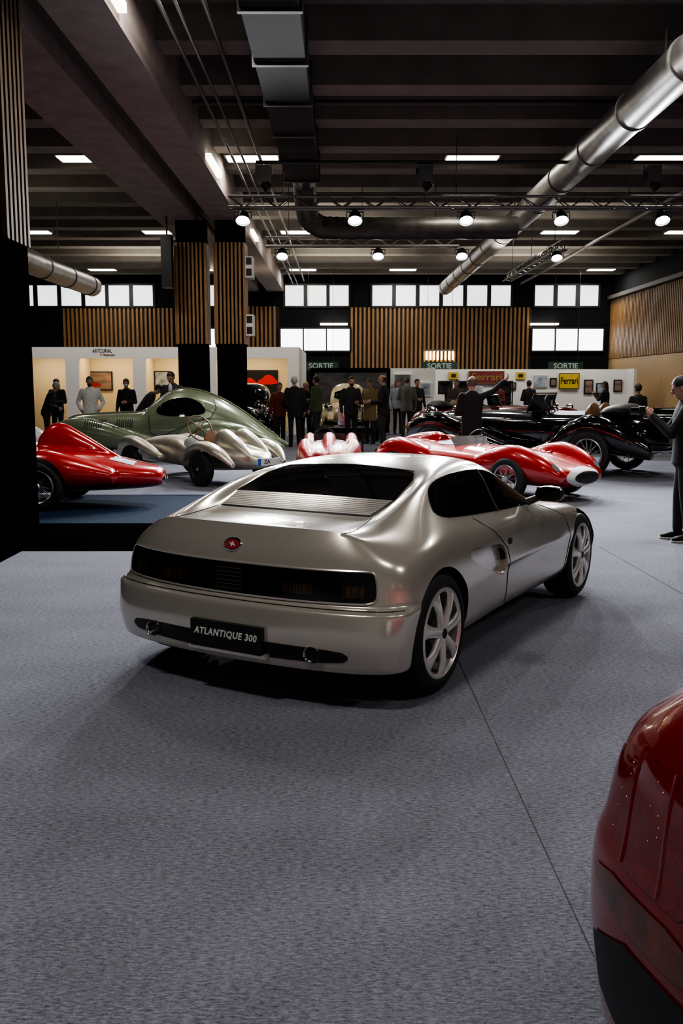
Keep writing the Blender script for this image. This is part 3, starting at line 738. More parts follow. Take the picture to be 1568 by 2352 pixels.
# windows
wn = 0
def window(panes, y0, y1, m):
    global wn; wn += 1
    A = gy(panes[0][0]-5, y1+4, YB); B = gy(panes[-1][1]+5, y0-4, YB)
    f = MB(); Y0, Y1 = YB-.12, YB-.002
    f.box(A.x, B.x, Y0, Y1, A.z, A.z+.07); f.box(A.x, B.x, Y0, Y1, B.z-.07, B.z)
    xs = []
    for p in panes: xs.append((gy(p[0], y0, YB).x, gy(p[1], y0, YB).x))
    ed = [A.x] + sum([[a, b] for a, b in xs], []) + [B.x]
    for k in range(0, len(ed), 2): f.box(ed[k], ed[k+1], Y0, Y1, A.z+.07, B.z-.07)
    o = struct(f.build('window_%d' % wn, M_black, None, False))
    for a, b in xs: MB().box(a, b, YB-.05, YB-.03, A.z+.07, B.z-.07).build('pane', m, o, False)
window([(10,33),(42,77),(87,132),(141,187),(196,242),(250,297),(306,351)], 656, 703, M_sky)
window([(468,495)], 656, 703, M_sky)
window([(655,697),(706,749),(757,800)], 656, 703, M_sky)
window([(855,900),(909,954),(963,1008),(1017,1063),(1072,1118),(1127,1172)], 656, 703, M_sky)
window([(1228,1270),(1280,1321),(1331,1373)], 656, 703, M_sky)
window([(470,495)], 756, 799, M_skyb)
window([(645,695),(698,748),(751,802)], 756, 805, M_skyb)
window([(1222,1273),(1276,1325),(1328,1384)], 756, 805, M_skyb)
# linear lamps above lower windows
for px in (765, 1250):
    A = gy(px-30, 746, YB-.3); B = gy(px+33, 742, YB-.3)
    tag(MB().box(A.x, B.x, YB-.32, YB-.001, A.z, B.z).build('wall_light', M_tube, None, False), 'thin lit tube lamp above the %s lower window' % ('middle' if px < 900 else 'right'), 'lamp')

# ------------------------------------------------------------ left stand wall and columns
w = thing('display_wall', 'black stand wall along the left edge of the aisle', 'wall panel', (-3.02, 8.0, 0))
MB().box(-.16, 0, -6, .77, 0, 2.885).build('panel', M_blackw, w, False)
text('lettering', 'rs', .10, M_offwhite, (.003, .15, 2.02), (0, 1, 0), (0, 0, 1), w)
def column(label, x0, x1, Y0, Y1, z_lo, z_hi, wm=None):
    c = thing('column', label, 'column', ((x0+x1)/2, (Y0+Y1)/2, 0)); hx = (x1-x0)/2; hy = (Y1-Y0)/2
    MB().box(-hx, hx, -hy, hy, 0, 5.32).build('shaft', M_blackw, c, False)
    m = MB(); n = 7; p = 2*hx/n
    for k in range(n):
        x = -hx+p*k
        m.box(x, x+p*.5, -hy-.05, -hy, z_lo, z_hi); m.box(x, x+p*.5, hy, hy+.05, z_lo, z_hi)
    n = max(3, int(2*hy/p)); p = 2*hy/n
    for k in range(n):
        y = -hy+p*k
        m.box(hx, hx+.05, y, y+p*.5, z_lo, z_hi); m.box(-hx-.05, -hx, y, y+p*.5, z_lo, z_hi)
    m.build('wood_slats', wm or M_wood, c, False)
    return c
A = gy(402, 510, 22.3); B = gy(466, 510, 22.3); zl = gy(402, 790, 22.3).z; zh = gy(402, 557, 22.3).z
column('left of the two black columns clad in wooden slats', A.x, B.x, 22.3, 23.0, zl, zh)
A2 = gy(493, 510, 22.3); B2 = gy(556, 510, 22.3)
column('right of the two slatted columns, with white box signs on its side', A2.x, B2.x, 22.3, 23.0, zl, zh)
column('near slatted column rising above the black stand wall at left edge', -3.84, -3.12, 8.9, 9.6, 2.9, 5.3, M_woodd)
for py0, py1, lb in ((592,640,'upper'), (724,772,'lower')):
    t = gy(567, py1, 22.6); u = gy(567, py0, 22.6)
    s = thing('box_sign', '%s white box sign on the side of the right slatted column' % lb, 'sign', (B2.x+.05, 22.6, t.z))
    MB().box(0, .17, -.25, .25, 0, u.z-t.z).build('case', M_white, s, False)
    for k in range(2): MB().box(.02, .15, -.262, -.25, .04+k*.25, .20+k*.25).build('sign_face', M_dark, s, False)
A = gy(371, 660, 21.6); B = gy(392, 540, 21.6)
t = thing('loudspeaker', 'tall black loudspeaker hanging beside the left slatted column', 'speaker', ((A.x+B.x)/2, 21.75, A.z)); hw = (B.x-A.x)/2
MB().box(-hw, hw, -.15, .15, 0, B.z-A.z).build('cabinet', M_black, t, False)
MB().cyl((0,0,B.z-A.z), (0,0,5.32-A.z), .02).build('hanger', M_black, t)
s = tag(MB().box(-3.34, -3.20, 8.78, 8.86, 3.15, 4.05).build('hanging_sign', mat('grey_sign', (.35,.35,.35), .6), None, False), 'pale sign board on the near slatted column', 'sign')

# ------------------------------------------------------------ ceiling fittings
def lpanel(X, Y, w=.98):
    t = thing('ceiling_light', 'rectangular fluorescent panel set between the ceiling ribs', 'lamp', (X, Y, 5.92), 0, 'ceiling light panels')
    MB().box(-w/2-.04, w/2+.04, -.27, .27, .0, .38).build('housing', M_steel, t, False)
    m = MB()
    for k in range(4): m.box(-w/2, w/2, -.23+k*.118, -.23+k*.118+.10, -.02, .0)
    m.build('diffuser', M_panel, t, False)
for px in (195, 580, 1083, 1520): lpanel(gy(px,374,19).x, 19.0)
for px in (75, 370, 685, 1285, 1570): lpanel(gy(px,541,27.85).x, 27.85)
for px in (235, 470, 695, 925, 1380): lpanel(gy(px,624,36.7).x, 36.7)
for X, Yr in ((-6, 10.15), (-1.5, 10.15), (2.8, 10.15), (6.8, 10.15), (-1.8, 1.3), (2.8, 1.3), (6.8, 1.3)): lpanel(X, Yr)  # rows out of view, added to light the carpet and coupe
# beam side tubes
for Yc, ln in ((9.6, 1.7), (17.6, 1.5), (25.5, 1.5)):
    tag(MB().box(-2.345, -2.25, Yc-ln/2, Yc+ln/2, 5.42, 5.52).build('tube_light', M_tube, None, False), 'bright tube lamp on the side of the concrete beam', 'lamp', 'beam tube lamps')
# round duct right
d = thing('air_duct', 'shiny round ventilation duct running along the right ceiling', 'duct', (3.92, 16, 5.2))
MB().lathe([(.23,-11.5),(.25,-11.5),(.25,20.4),(.23,20.4)], (0,0,0), (0,1,0), 32, True).build('pipe', M_duct, d)
for k in range(16): MB().lathe([(.252,-.03),(.267,-.03),(.267,.03),(.252,.03)], (0, -11+k*2.05, 0), (0,1,0), 32, True).build('joint_ring', M_steel, d)
for k in range(6): MB().cyl((0, -9+k*5, .25), (0, -9+k*5, .70), .012, n=6).build('hanger', M_steel, d)
A = gy(60, 612, 20)
d = thing('air_duct', 'shiny round ventilation duct at the left above the black wall', 'duct', (A.x-.2, 20, 4.2))
MB().lathe([(.24,-5),(.26,-5),(.26,6.),(.24,6.)], (0,0,0), (0,1,0), 28, True).build('pipe', M_duct, d)
for k in range(6): MB().lathe([(.262,-.03),(.28,-.03),(.28,.03),(.262,.03)], (0, -4+k*1.9, 0), (0,1,0), 28, True).build('joint_ring', M_steel, d)
for k in range(2): MB().cyl((0, -3+k*6, .26), (0, -3+k*6, 1.7), .012, n=6).build('hanger', M_steel, d)
# rectangular duct with elbow
d = thing('air_duct', 'dull rectangular duct over the aisle turning into a flexible cross duct', 'duct', (-.72, 10, 5.3))
MB().box(-.3, .3, -14, 8.2, 0, .52).build('box_run', M_ductd, d, False)
for k in range(11): MB().box(-.33, .33, -8+k*1.6, -7.93+k*1.6, -.03, .55).build('flange', M_pipe, d, False)
pts = [(0,8.1,.27),(0,8.9,.2),(0,9.5,-.1),(.05,9.75,-.4),(.3,9.8,-.55),(.8,9.8,-.57),(2,9.8,-.57),(4.3,9.8,-.55)]
P = []
for i in range(len(pts)-1):
    for k in range(8): P.append(V(pts[i]).lerp(V(pts[i+1]), k/8))
P.append(V(pts[-1]))
MB().path(P, [.22+.012*(i % 2) for i in range(len(P))], 20).build('flexible_run', mat('flexible_duct', (.06,.056,.05), .4, .6, var=.3, scale=5), d, True, 80)
# pipes
for i, (x, z, r) in enumerate(((-1.95,5.6,.025),(-1.75,5.55,.02),(-1.5,5.7,.03),(7.2,5.6,.05))):
    tag(MB().cyl((x,-5,z), (x,38.5,z), r).build('ceiling_pipe', M_pipe), ('grey conduit pipe running along the ceiling beside the concrete beam' if i < 3 else 'grey pipe along the ceiling near the right wall'), 'pipe', 'beam conduits' if i < 3 else None)
zp = gy(900, 355, 16).z-.12
tag(MB().cyl((-1.4,16,zp), (XR-.1,16,zp), .03).build('ceiling_pipe', M_black), 'black horizontal pipe carrying three black projectors', 'pipe')
tag(MB().cyl((-2.3,15.2,5.88), (XR-.1,15.2,5.88), .04).build('ceiling_pipe', M_pipe), 'grey horizontal pipe just above the black projector pipe', 'pipe')
for px in (605, 975, 1498):
    p = gy(px, 385, 16)
    t = thing('stage_projector', 'black projector hanging from the black pipe, %s of three' % {605:'left',975:'middle',1498:'right'}[px], 'stage light', (p.x, 16, p.z-.05))
    MB().box(-.11, .11, -.14, .14, -.2, .06).build('housing', M_black, t, False)
    MB().path([(-.13,0,-.05),(-.13,0,.12),(.13,0,.12),(.13,0,-.05)], .015, 6).build('yoke', M_black, t)
    MB().cyl((0,0,.12), (0,0,zp-p.z+.05), .025).build('clamp', M_black, t)
    MB().cyl((0,-.02,-.2), (.09,-.02,-.30), .07, .09).build('lens_hood', M_black, t)
# trusses
def truss(label, A, B, s=.22):
    A = V(A); B = V(B); d = (B-A); L = d.length; d.normalize(); q = d.cross(V((0,0,1))).normalized(); up = V((0,0,1))
    t = thing('lighting_truss', label, 'truss', A)
    c = [V((0,0,0))+q*s/2, -q*s/2, up*s*.9]
    for o in c: MB().cyl(o, o+d*L, .024, n=8).build('chord', M_steel, t)
    m = MB(); n = int(L/.28)
    for k in range(n):
        for (i, j) in ((0,2),(1,2),(0,1)):
            a, b = (i, j) if k % 2 else (j, i)
            m.cyl(c[a]+d*(L*k/n), c[b]+d*(L*(k+1)/n), .012, n=5)
    m.build('lattice', M_steel, t)
    for k in (.12, .5, .88): MB().cyl(up*s*.9+d*(L*k), up*(5.84-A.z)+d*(L*k), .008, n=5).build('cable', M_black, t)
Y1 = 17.0; z1 = gy(900, 478, Y1).z
truss('nearer lighting truss crossing the hall with five bright lamps', (gy(525,470,Y1).x, Y1, z1), (gy(1568,470,Y1).x, Y1, z1))
Y2 = 21.0; z2 = gy(900, 566, Y2).z
truss('farther lighting truss with three bright lamps', (gy(610,563,Y2).x, Y2, z2), (gy(1052,563,Y2).x, Y2, z2))
truss('short lighting truss running away at the right', (4.95, 21.6, 4.58), (4.85, 28.2, 4.58), .24)
spots = []
def lamp(px, py, Y, label, group, zt, on=True):
    p = gy(px, py, Y)
    t = thing('spotlight', label, 'lamp', p, 0, group)
    ax = V((0, -.55, -.83)).normalized()
    MB().lathe([(0,-.12),(.08,-.12),(.12,-.02),(.135,.06),(.125,.06),(.10,-.01),(0,-.02)], (0,0,0), ax, 20).build('housing', M_black, t)
    if on: MB().lathe([(0,.03),(.10,.03),(.10,.02),(0,.02)], (0,0,0), ax, 20).build('lens', M_bulb, t, False)
    MB().path([(-.15,0,0),(-.15,0,.11),(.15,0,.11),(.15,0,0)], .012, 6).build('yoke', M_black, t)
    MB().cyl((0,0,.11), (0,0,max(.12, zt-p.z-.03)), .014, n=6).build('clamp', M_black, t)
    if on: spots.append(p+ax*.2)
for px in (558, 815, 1070, 1288, 1520): lamp(px, 502, Y1, 'bright spotlight hanging under the nearer truss', 'lamps of the nearer truss', z1)
for px in (648, 868, 1060): lamp(px, 585, Y2, 'bright spotlight hanging under the farther truss', 'lamps of the farther truss', z2)
lamp(1278, 589, 22.0, 'spotlight under the short truss at right', None, 4.5)

# ------------------------------------------------------------ booths
def frame_wall(x0, x1, z1, Y, th, ops):
    m = MB(); x = x0
    for a, b, zl, zh in ops:
        m.box(x, a, Y, Y+th, 0, z1); m.box(a, b, Y, Y+th, zh, z1); x = b
        if zl > 0: m.box(a, b, Y, Y+th, 0, zl)
    m.box(x, x1, Y, Y+th, 0, z1); return m
YA = 30.0
zt = gy(300, 797, YA).z; zo = gy(300, 823, YA).z
X = lambda px: gy(px, 850, YA).x
bt = thing('exhibition_booth', 'white exhibition booth with four warm lit openings', 'booth', (0, YA, 0))
frame_wall(X(0), X(687), zt, 0, .15, [(X(20), X(150), 0, zo), (X(181), X(305), 0, zo), (X(334), X(466), 0, zo), (X(496), X(660), 0, zo)]).build('front_wall', M_white, bt, False)
MB().box(X(687)-.15, X(687), .15, 5.9, 0, zt).build('side_wall', M_white, bt, False)
MB().box(X(0), X(687)-.16, 1.94, 2.0, 0, zt).build('back_wall', M_warm, bt, False)
MB().box(X(0), X(687)-.16, .15, 1.94, zt-.06, zt).build('booth_ceiling', M_warm, bt, False)
for a in (X(165), X(320), X(481)): MB().box(a-.08, a+.08, .15, 1.9, 0, zt-.06).build('partition', M_warm, bt, False)
text('lettering', 'ARTCURIAL', .17, M_pipe, (X(236), -.008, gy(236,806,YA).z), parent=bt, width=.62)
text('lettering', '// Motorcars', .10, M_redsign, (X(248), -.008, gy(236,815,YA).z), parent=bt, width=.46)
def picture(px0, px1, py0, py1, Y, m, label, frame=None, cat='picture', border=.04):
    A = gy(px0, py1, Y); B = gy(px1, py0, Y); cx = (A.x+B.x)/2
    t = thing('picture', label, cat, (cx, Y, A.z)); hw = (B.x-A.x)/2; h = B.z-A.z
    MB().box(-hw, hw, -.03, .03, 0, h).build('frame', frame or M_black, t, False)
    MB().box(-hw+border, hw-border, -.04, -.03, border, h-border).build('image', m, t, False)
    return t, hw, h
YPB = YA+1.905
t, hw, h = picture(187, 258, 853, 897, YPB, M_photo, 'landscape photograph with a red car in the second booth opening')
o = chaikin([(-.45,.25),(-.42,.42),(-.2,.5),(-.05,.66),(.2,.64),(.34,.5),(.46,.42),(.47,.25)], 2)
MB().prism([(-.08+a*.5, .05+b*.35) for a, b in o], lambda a, b, d: V((a, -.042-d, b)), .004).build('painted_car', M_redsign, t, False)
picture(355, 392, 852, 895, YPB, M_poster, 'small framed photograph in the third booth opening')
t, hw, h = picture(548, 638, 850, 905, YPB, M_black, 'black picture showing two bright red cars in the right booth opening')
for cx, s in ((-.32, .8), (.3, 1.)):
    MB().prism([(cx+a*s*.75, .12+b*s*.8) for a, b in o], lambda a, b, d: V((a, -.042-d, b)), .006).build('painted_car', mat('bright_red_print', (.6,.015,.015), .4), t, False)
# middle mural wall
YM = 31.0
A = gy(712, 845, YM); B = gy(895, 845, YM)
w = thing('display_wall', 'black display wall with a large grey photo mural, centre back', 'wall panel', (0, YM, 0))
MB().box(A.x, B.x, 0, .12, 0, A.z).build('panel', M_blackw, w, False)
MB().box(gy(722,850,YM).x, gy(888,850,YM).x, -.02, 0, .7, gy(800,856,YM).z).build('mural', M_mural, w, False)
YW = 31.6
A = gy(897, 846, YW); B = gy(1000, 846, YW)
w = thing('display_wall', 'short white display wall with blue posters behind the visitors', 'wall panel', (0, YW, 0))
MB().box(A.x, B.x, 0, .12, 0, A.z).build('panel', M_white, w, False)
picture(903, 945, 858, 905, YW-.03, mat('dark_poster', (.12,.13,.15), .5, var=.8, scale=3), 'grey poster on the short white wall', M_white)
picture(962, 990, 878, 910, YW-.03, M_poster, 'small blue poster on the short white wall', M_white)
YF = 33.0
A = gy(1000, 848, YF); B = gy(1438, 848, YF)
w = thing('display_wall', 'long white display wall with car memorabilia at right', 'wall panel', (0, YF, 0))
MB().box(A.x, B.x, 0, .12, 0, B.z).build('panel', M_white, w, False)
MB().box(B.x-.1, B.x, -1.2, 0, 0, B.z).build('end_panel', M_white, w, False)
def sign(px0, px1, py0, py1, body, mb, mt, label, size):
    A = gy(px0, py1, YF-.08); B = gy(px1, py0, YF-.08)
    t = thing('sign', label, 'sign', ((A.x+B.x)/2, YF-.08, A.z)); hw = (B.x-A.x)/2; h = B.z-A.z
    MB().box(-hw, hw, -.04, .07, 0, h).build('board', mb, t, False)
    m = MB()
    for z in (0, h-.02): m.box(-hw, hw, -.05, -.04, z, z+.02)
    for x in (-hw, hw-.02): m.box(x, x+.02, -.05, -.04, .02, h-.02)
    m.build('border', mt, t, False)
    text('lettering', body, h*size, mt, (0, -.046, h*.5), parent=t, width=hw*1.7, bold=.004)
sign(1076, 1158, 852, 881, 'Ferrari', mat('dull_red_sign', (.13,.010,.014), .6), mat('dim_gold', (.22,.14,.035), .5), 'dark red sign with dull gold lettering on the long white wall', .8)
sign(1283, 1330, 857, 893, 'Ferrari', M_yellow, M_black, 'large yellow sign with black lettering on the long white wall', .6)
for px, lb in ((1041, 'small yellow sign left of the dark red sign'), (1195, 'small yellow sign right of the dark red sign')):
    A = gy(px-11, 871, YF-.06); B = gy(px+11, 855, YF-.06)
    t = thing('sign', lb, 'sign', ((A.x+B.x)/2, YF-.06, A.z)); hw = (B.x-A.x)/2; h = B.z-A.z
    MB().box(-hw, hw, -.03, .05, 0, h).build('board', M_yellow, t, False)
    MB().box(-hw*.5, hw*.5, -.036, -.03, h*.25, h*.75).build('emblem', M_dark, t, False)
picture(1223, 1257, 862, 890, YF-.04, M_poster, 'framed drawing between the yellow signs', M_alloy)
picture(1170, 1185, 878, 895, YF-.04, M_photo, 'tiny framed photo under the dark red sign')
picture(1340, 1362, 872, 905, YF-.04, M_photo, 'dark framed photo right of the big yellow sign')
picture(1368, 1392, 880, 905, YF-.04, M_poster, 'small grey print near the end of the white wall')
picture(1085, 1108, 886, 905, YF-.04, M_poster, 'pale print hanging under the dark red sign', M_alloy)
picture(1408, 1428, 872, 900, YF-.04, M_photo, 'last dark framed photo beside the end panel of the white wall')
picture(1262, 1278, 868, 888, YF-.04, M_photo, 'narrow dark print just left of the large yellow sign')
for px, lb in ((1022,'left'), (1060,'middle'), (1160,'right')):
    A = gy(px-16, 930, 32.3); B = gy(px+16, 878, 32.3)
    t = thing('display_cabinet', 'glazed display cabinet in front of the long white wall, %s one' % lb, 'cabinet', ((A.x+B.x)/2, 32.3, 0)); hw = (B.x-A.x)/2
    f = MB()
    for x in (-hw, hw-.04):
        for y in (-.2, .16): f.box(x, x+.04, y, y+.04, 0, B.z)
    f.box(-hw, hw, -.2, .2, B.z, B.z+.05); f.box(-hw, hw, -.2, .2, 0, .5); f.box(-hw, hw, -.2, .2, .95, .98); f.box(-hw, hw, -.2, .2, 1.3, 1.32)
    f.build('frame', M_dark, t, False)
    MB().box(-hw+.05, hw-.05, .12, .15, .5, B.z).build('back_panel', M_pipe, t, False)
t = thing('document_stand', 'white literature stand on the floor before the white wall', 'stand', (gy(1008,930,29.5).x, 29.5, 0))
MB().box(-.12, .12, -.1, .1, 0, .05).box(-.03, .03, -.03, .03, .05, 1.0).build('post', M_white, t, False)
MB().box(-.17, .17, -.03, .03, -.12, .18, Matrix.Translation((0, -.02, 1.1)) @ Matrix.Rotation(R(-25), 4, 'X')).build('tray', M_white, t, False)
# exit signs
for px, lb in ((737,'left'), (1009,'middle'), (1299,'right')):
    Ys = 36.5; A = gy(px-40, 850, Ys); B = gy(px+40, 832, Ys)
    t = thing('exit_sign', 'dark green exit sign with pale lettering, %s of three' % lb, 'sign', ((A.x+B.x)/2, Ys, A.z)); hw = (B.x-A.x)/2; h = B.z-A.z
    MB().box(-hw, hw, 0, .08, -.02, h+.02).build('board', M_signgreen, t, False)
    text('lettering', 'SORTIE', h*.95, M_exitlet, (0, -.006, h*.5), parent=t, width=hw*1.4, bold=.004)
    for s_ in (-1, 1): MB().cyl((s_*hw*.7, .04, h), (s_*hw*.7, .04, 5.84-A.z), .008, n=5).build('hanger', M_black, t)
# warm tube heater on slats
A = gy(976, 829, YB-.2); B = gy(1044, 803, YB-.2)
t = thing('tube_heater', 'glowing warm tube lamp fixed on the slatted back wall', 'lamp', ((A.x+B.x)/2, YB-.1, A.z)); hw = (B.x-A.x)/2; h = B.z-A.z
MB().box(-hw, hw, -.1, .02, h-.06, h).build('hood', M_steel, t, False)
for k in range(8): MB().cyl((-hw+.07+k*(2*hw-.14)/7, -.05, .04), (-hw+.07+k*(2*hw-.14)/7, -.05, h-.06), .035, n=8).build('tube', M_warmtube, t)

# ------------------------------------------------------------ people
SKIN = mat('skin', (.42, .24, .17), .55, var=.06)
def cap(mb, a, ra, b, rb):
    mb.ell(a, ra, ra, ra, 10, 6); mb.ell(b, rb, rb, rb, 10, 6); mb.cyl(a, b, ra, rb, 10)
def cloth(name, c): return mat('cloth_'+name, c, .85, var=.18, scale=25)
ARMS = {'down': ((.255,-.04,1.13),(.265,.06,.88)), 'pocket': ((.30,-.09,1.14),(.215,.09,.96)), 'front': ((.25,.03,1.13),(.08,.27,1.13)),
        'phone': ((.23,.14,1.18),(.06,.35,1.38)), 'raise': ((.40,.12,1.50),(.62,.22,1.68)), 'crossed': ((.25,.05,1.15),(-.06,.22,1.18)), 'cam': ((.24,.16,1.16),(.075,.34,1.36))}
def person(label, x, y, face, h=1.75, top=(.02,.02,.02), legs=(.015,.016,.02), hair=(.02,.015,.01), pose=('down','down'), bend=0, hy=0, ht=8, vox=.02, long=False, mask=False, hem=.82, beard=False, shirt=None, bald=False, sole=False, stride=.0):
    k = h/1.75; bx = R(bend); pv = V((0, 0, .95)); sb, cb = sin(bx), cos(bx)
    root = thing('person', label, 'person', (x, y, 0), R(face))
    def U(p):
        p = V(p)
        if p.z > .95:
            q = p-pv; return (V((q.x, q.y*cb+q.z*sb, -q.y*sb+q.z*cb))+pv)*k
        return p*k
    hp = V((0, .0, 1.53)); sy, cy = sin(R(hy)), cos(R(hy)); st, ct = sin(R(ht)), cos(R(ht))
    def H(p):
        q = V(p)-hp; q = V((q.x, q.y*ct+q.z*st, -q.y*st+q.z*ct)); q = V((q.x*cy-q.y*sy, q.x*sy+q.y*cy, q.z)); return U(q+hp)
    def ring(z, rx, ry, yo=0, f=1.): return [U((rx*f*cos(2*PI*i/18), yo+ry*f*sin(2*PI*i/18), z)) for i in range(18)]
    def torso(mb, zs, f=1.): mb.rings([ring(z, rx, ry, yo, f) for z, rx, ry, yo in zs])
    TZ = [(.86,.17,.125,0),(.95,.175,.13,0),(1.08,.16,.115,0),(1.25,.18,.125,.0),(1.36,.19,.12,-.005),(1.43,.165,.095,-.01),(1.48,.09,.07,-.01)]
    J = []
    for sx, ps in ((-1, pose[0]), (1, pose[1])):
        E, W = ARMS[ps]; S = U((sx*.18, -.005, 1.415)); Ee = U((sx*E[0], E[1], E[2])); Ww = U((sx*W[0], W[1], W[2])); J.append((sx, S, Ee, Ww))
    b = MB(); torso(b, TZ, .88)
    cap(b, U((0,-.01,1.44)), .055*k, U((0,.01,1.55)), .05*k)
    b.ell((0,.0,1.655), .076, .095, .100, 16, 12, H); b.ell((0,.035,1.59), .058, .062, .07, 14, 10, H)
    for sx in (-1, 1):
        cap(b, V((sx*.09,0,.88))*k, .07*k, V((sx*.095,.015+sx*stride*.5,.49))*k, .048*k); cap(b, V((sx*.095,.015+sx*stride*.5,.49))*k, .048*k, V((sx*.10,sx*stride-.01,.09))*k, .034*k)
        cap(b, V((sx*.10,sx*stride-.02,.05))*k, .035*k, V((sx*.11,sx*stride+.12,.035))*k, .028*k)
    for sx, S, E, W in J:
        cap(b, S, .05*k, E, .036*k); cap(b, E, .036*k, W, .026*k)
        d = (W-E).normalized(); b.ell(W+d*.05*k, .036*k, .036*k, .036*k, 10, 6); b.cyl(W, W+d*.05*k, .026*k, .034*k, 10)
    b = remesh(b, vox*.75, 2)
    for sx, S, E, W in J:
        d = (W-E).normalized(); nn = V((-sx, .2, 0)); nn = (nn-d*nn.dot(d)).normalized(); ac = d.cross(nn)
        for q in range(4):
            ln = (.07,.082,.078,.06)[q]*k; a = W+d*.07*k+ac*(q-1.5)*.019*k
            b.path([a, a+d*ln*.5+nn*.006, a+d*ln*.8+nn*ln*.35, a+d*ln*.82+nn*ln*.65], [.0095*k,.0095*k,.0085*k,.007*k], 6)
        a = W+d*.03*k-ac*.03*k; b.path([a, a+d*.03*k-ac*.02*k+nn*.01, a+d*.06*k-ac*.02*k+nn*.025], [.012*k,.011*k,.008*k], 6)
    b.ell((0,.104,1.625), .014, .02, .022, 8, 6, H); b.ell((0,.096,1.64), .010, .014, .03, 8, 6, H)
    for sx in (-1, 1): b.ell((sx*.078,.0,1.635), .012, .02, .032, 8, 6, H)
    b.build('body', SKIN, root)
    for sx in (-1, 1): MB().ell((sx*.031,.086,1.655), .013, .008, .007, 8, 6, H).build('eye', mat('eye_dark', (.02,.015,.012), .2), root)
    MB().ell((0,.094,1.583), .024, .006, .006, 8, 6, H).build('mouth', mat('lips', (.28,.09,.08), .5), root)
    if mask: MB().ell((0,.062,1.60), .052, .048, .05, 12, 8, H).build('face_mask', mat('mask_white', (.7,.72,.74), .8), root)
    # hair
    hr = MB(); hr.ell((0,-.006,1.665), .084, .102, .104, 18, 14)
    keep = []
    for f in hr.f:
        c = sum((V(hr.v[i]) for i in f), V((0,0,0)))/len(f)
        lim = 1.70 if c.y > .045 else (1.66 if c.y > 0 else 1.585)
        if bald: ok = c.y < .01 and 1.585 < c.z < 1.68
        else: ok = c.z > lim
        if ok: keep.append(f)
    hr.f = keep; hr.v = [tuple(H(p)) for p in hr.v]
    if long: hr.ell((0,-.06,1.57), .085, .05, .15, 12, 8, H); hr.ell((0,-.03,1.48), .10, .05, .1, 12, 8, H)
    hr.build('hair', mat('hair_%.3f_%.3f' % (hair[0], hair[2]), hair, .6, var=.3, scale=60), root)
    if beard: MB().ell((0,.045,1.575), .058, .06, .05, 12, 8, H).build('beard', mat('hair_%.3f_%.3f' % (hair[0], hair[2]), hair, .6), root)
    # trousers
    lc = cloth('%.3f_%.3f_%.3f' % legs, legs); tc = cloth('%.3f_%.3f_%.3f' % top, top)
    t = MB(); torso(t, [(.80,.16,.12,0),(.88,.178,.132,0),(1.0,.165,.12,0)])
    for sx in (-1, 1):
        cap(t, V((sx*.088,0,.86))*k, .09*k, V((sx*.095,.015+sx*stride*.5,.49))*k, .066*k); cap(t, V((sx*.095,.015+sx*stride*.5,.49))*k, .066*k, V((sx*.10,sx*stride-.012,.12))*k, .057*k)
    remesh(t, vox, 3).build('trousers', lc, root)
    j = MB(); torso(j, [(hem,.187,.142,0),(.95,.186,.14,0),(1.08,.176,.13,0),(1.25,.195,.138,0),(1.36,.207,.13,-.005),(1.435,.178,.105,-.01),(1.49,.085,.078,-.01),(1.51,.075,.07,-.01)])
    for sx, S, E, W in J:
        cap(j, S, .066*k, E, .054*k); cap(j, E, .053*k, E.lerp(W, .93), .042*k)
    remesh(j, vox, 2).build('jacket', tc, root)
    if shirt:
        MB().ell((0,.10,1.40), .045, .04, .12, 10, 8, U).build('shirt', cloth('%.3f_%.3f_%.3f' % shirt, shirt), root)
    for sx in (-1, 1):
        s = MB().loft([(-.075,0,.05,.03,.03,.05),(-.03,0,.055,.042,.05,.055),(.05,0,.05,.045,.035,.05),(.13,0,.04,.045,.02,.04),(.175,0,.03,.03,.01,.03)], 12, 3, 2.5)
        s.v = [((sx*.105-q[1]+sx*q[0]*.12)*k, (q[0]+sx*stride-.01)*k, q[2]*k) for q in s.v]
        sh = s.build('shoe', cloth('shoe', (.008,.008,.009)), root)
        if sole:
            s = MB().loft([(-.08,0,.012,.04,.012,.012),(.05,0,.012,.05,.012,.012),(.18,0,.012,.035,.012,.012)], 12, 3, 4)
            s.v = [((sx*.105-q[1]+sx*q[0]*.12)*k, (q[0]+sx*stride-.01)*k, q[2]*k) for q in s.v]
            s.build('sole', M_white, sh)
    return root
BLK = (.014,.014,.016); NAVY = (.012,.016,.03); GREY = (.16,.16,.17); DGREY = (.05,.05,.055)
def px_x(px, Y): return gy(px, 885, Y).x
G_ = (.35,.34,.33)
person('grey haired person in dark clothes leaning forward at the far left edge', px_x(104,24), 24, -80, 1.68, BLK, BLK, G_, ('front','front'), 22)
person('person in dark quilted jacket standing second from the left edge', px_x(130,25.5), 25.5, 170, 1.72, (.018,.018,.02), BLK, (.03,.02,.015), ('front','front'))
person('bearded person in a white printed hoodie with hands in pockets', px_x(206,23), 23, 190, 1.76, (.6,.6,.6), BLK, (.03,.02,.012), ('pocket','pocket'), beard=True)
person('masked person in dark jacket next to the white hoodie', px_x(290,25), 25, 175, 1.72, BLK, BLK, (.015,.012,.01), ('front','down'), mask=True)
person('person in black bending over behind the green coupe hood', px_x(322,23.5), 23.5, -70, 1.72, (.01,.01,.012), BLK, (.012,.01,.01), ('front','front'), 38)
person('tall person in dark suit and white shirt looking down beside the left column', px_x(396,21.3), 21.35, 165, 1.86, (.02,.022,.03), BLK, (.02,.014,.01), ('front','front'), 4, ht=22, shirt=(.6,.6,.62))
person('person in red jacket half hidden near the right booth opening', px_x(641,24.4), 24.4, 200, 1.62, (.13,.02,.015), BLK, (.03,.02,.01), ('down','down'))
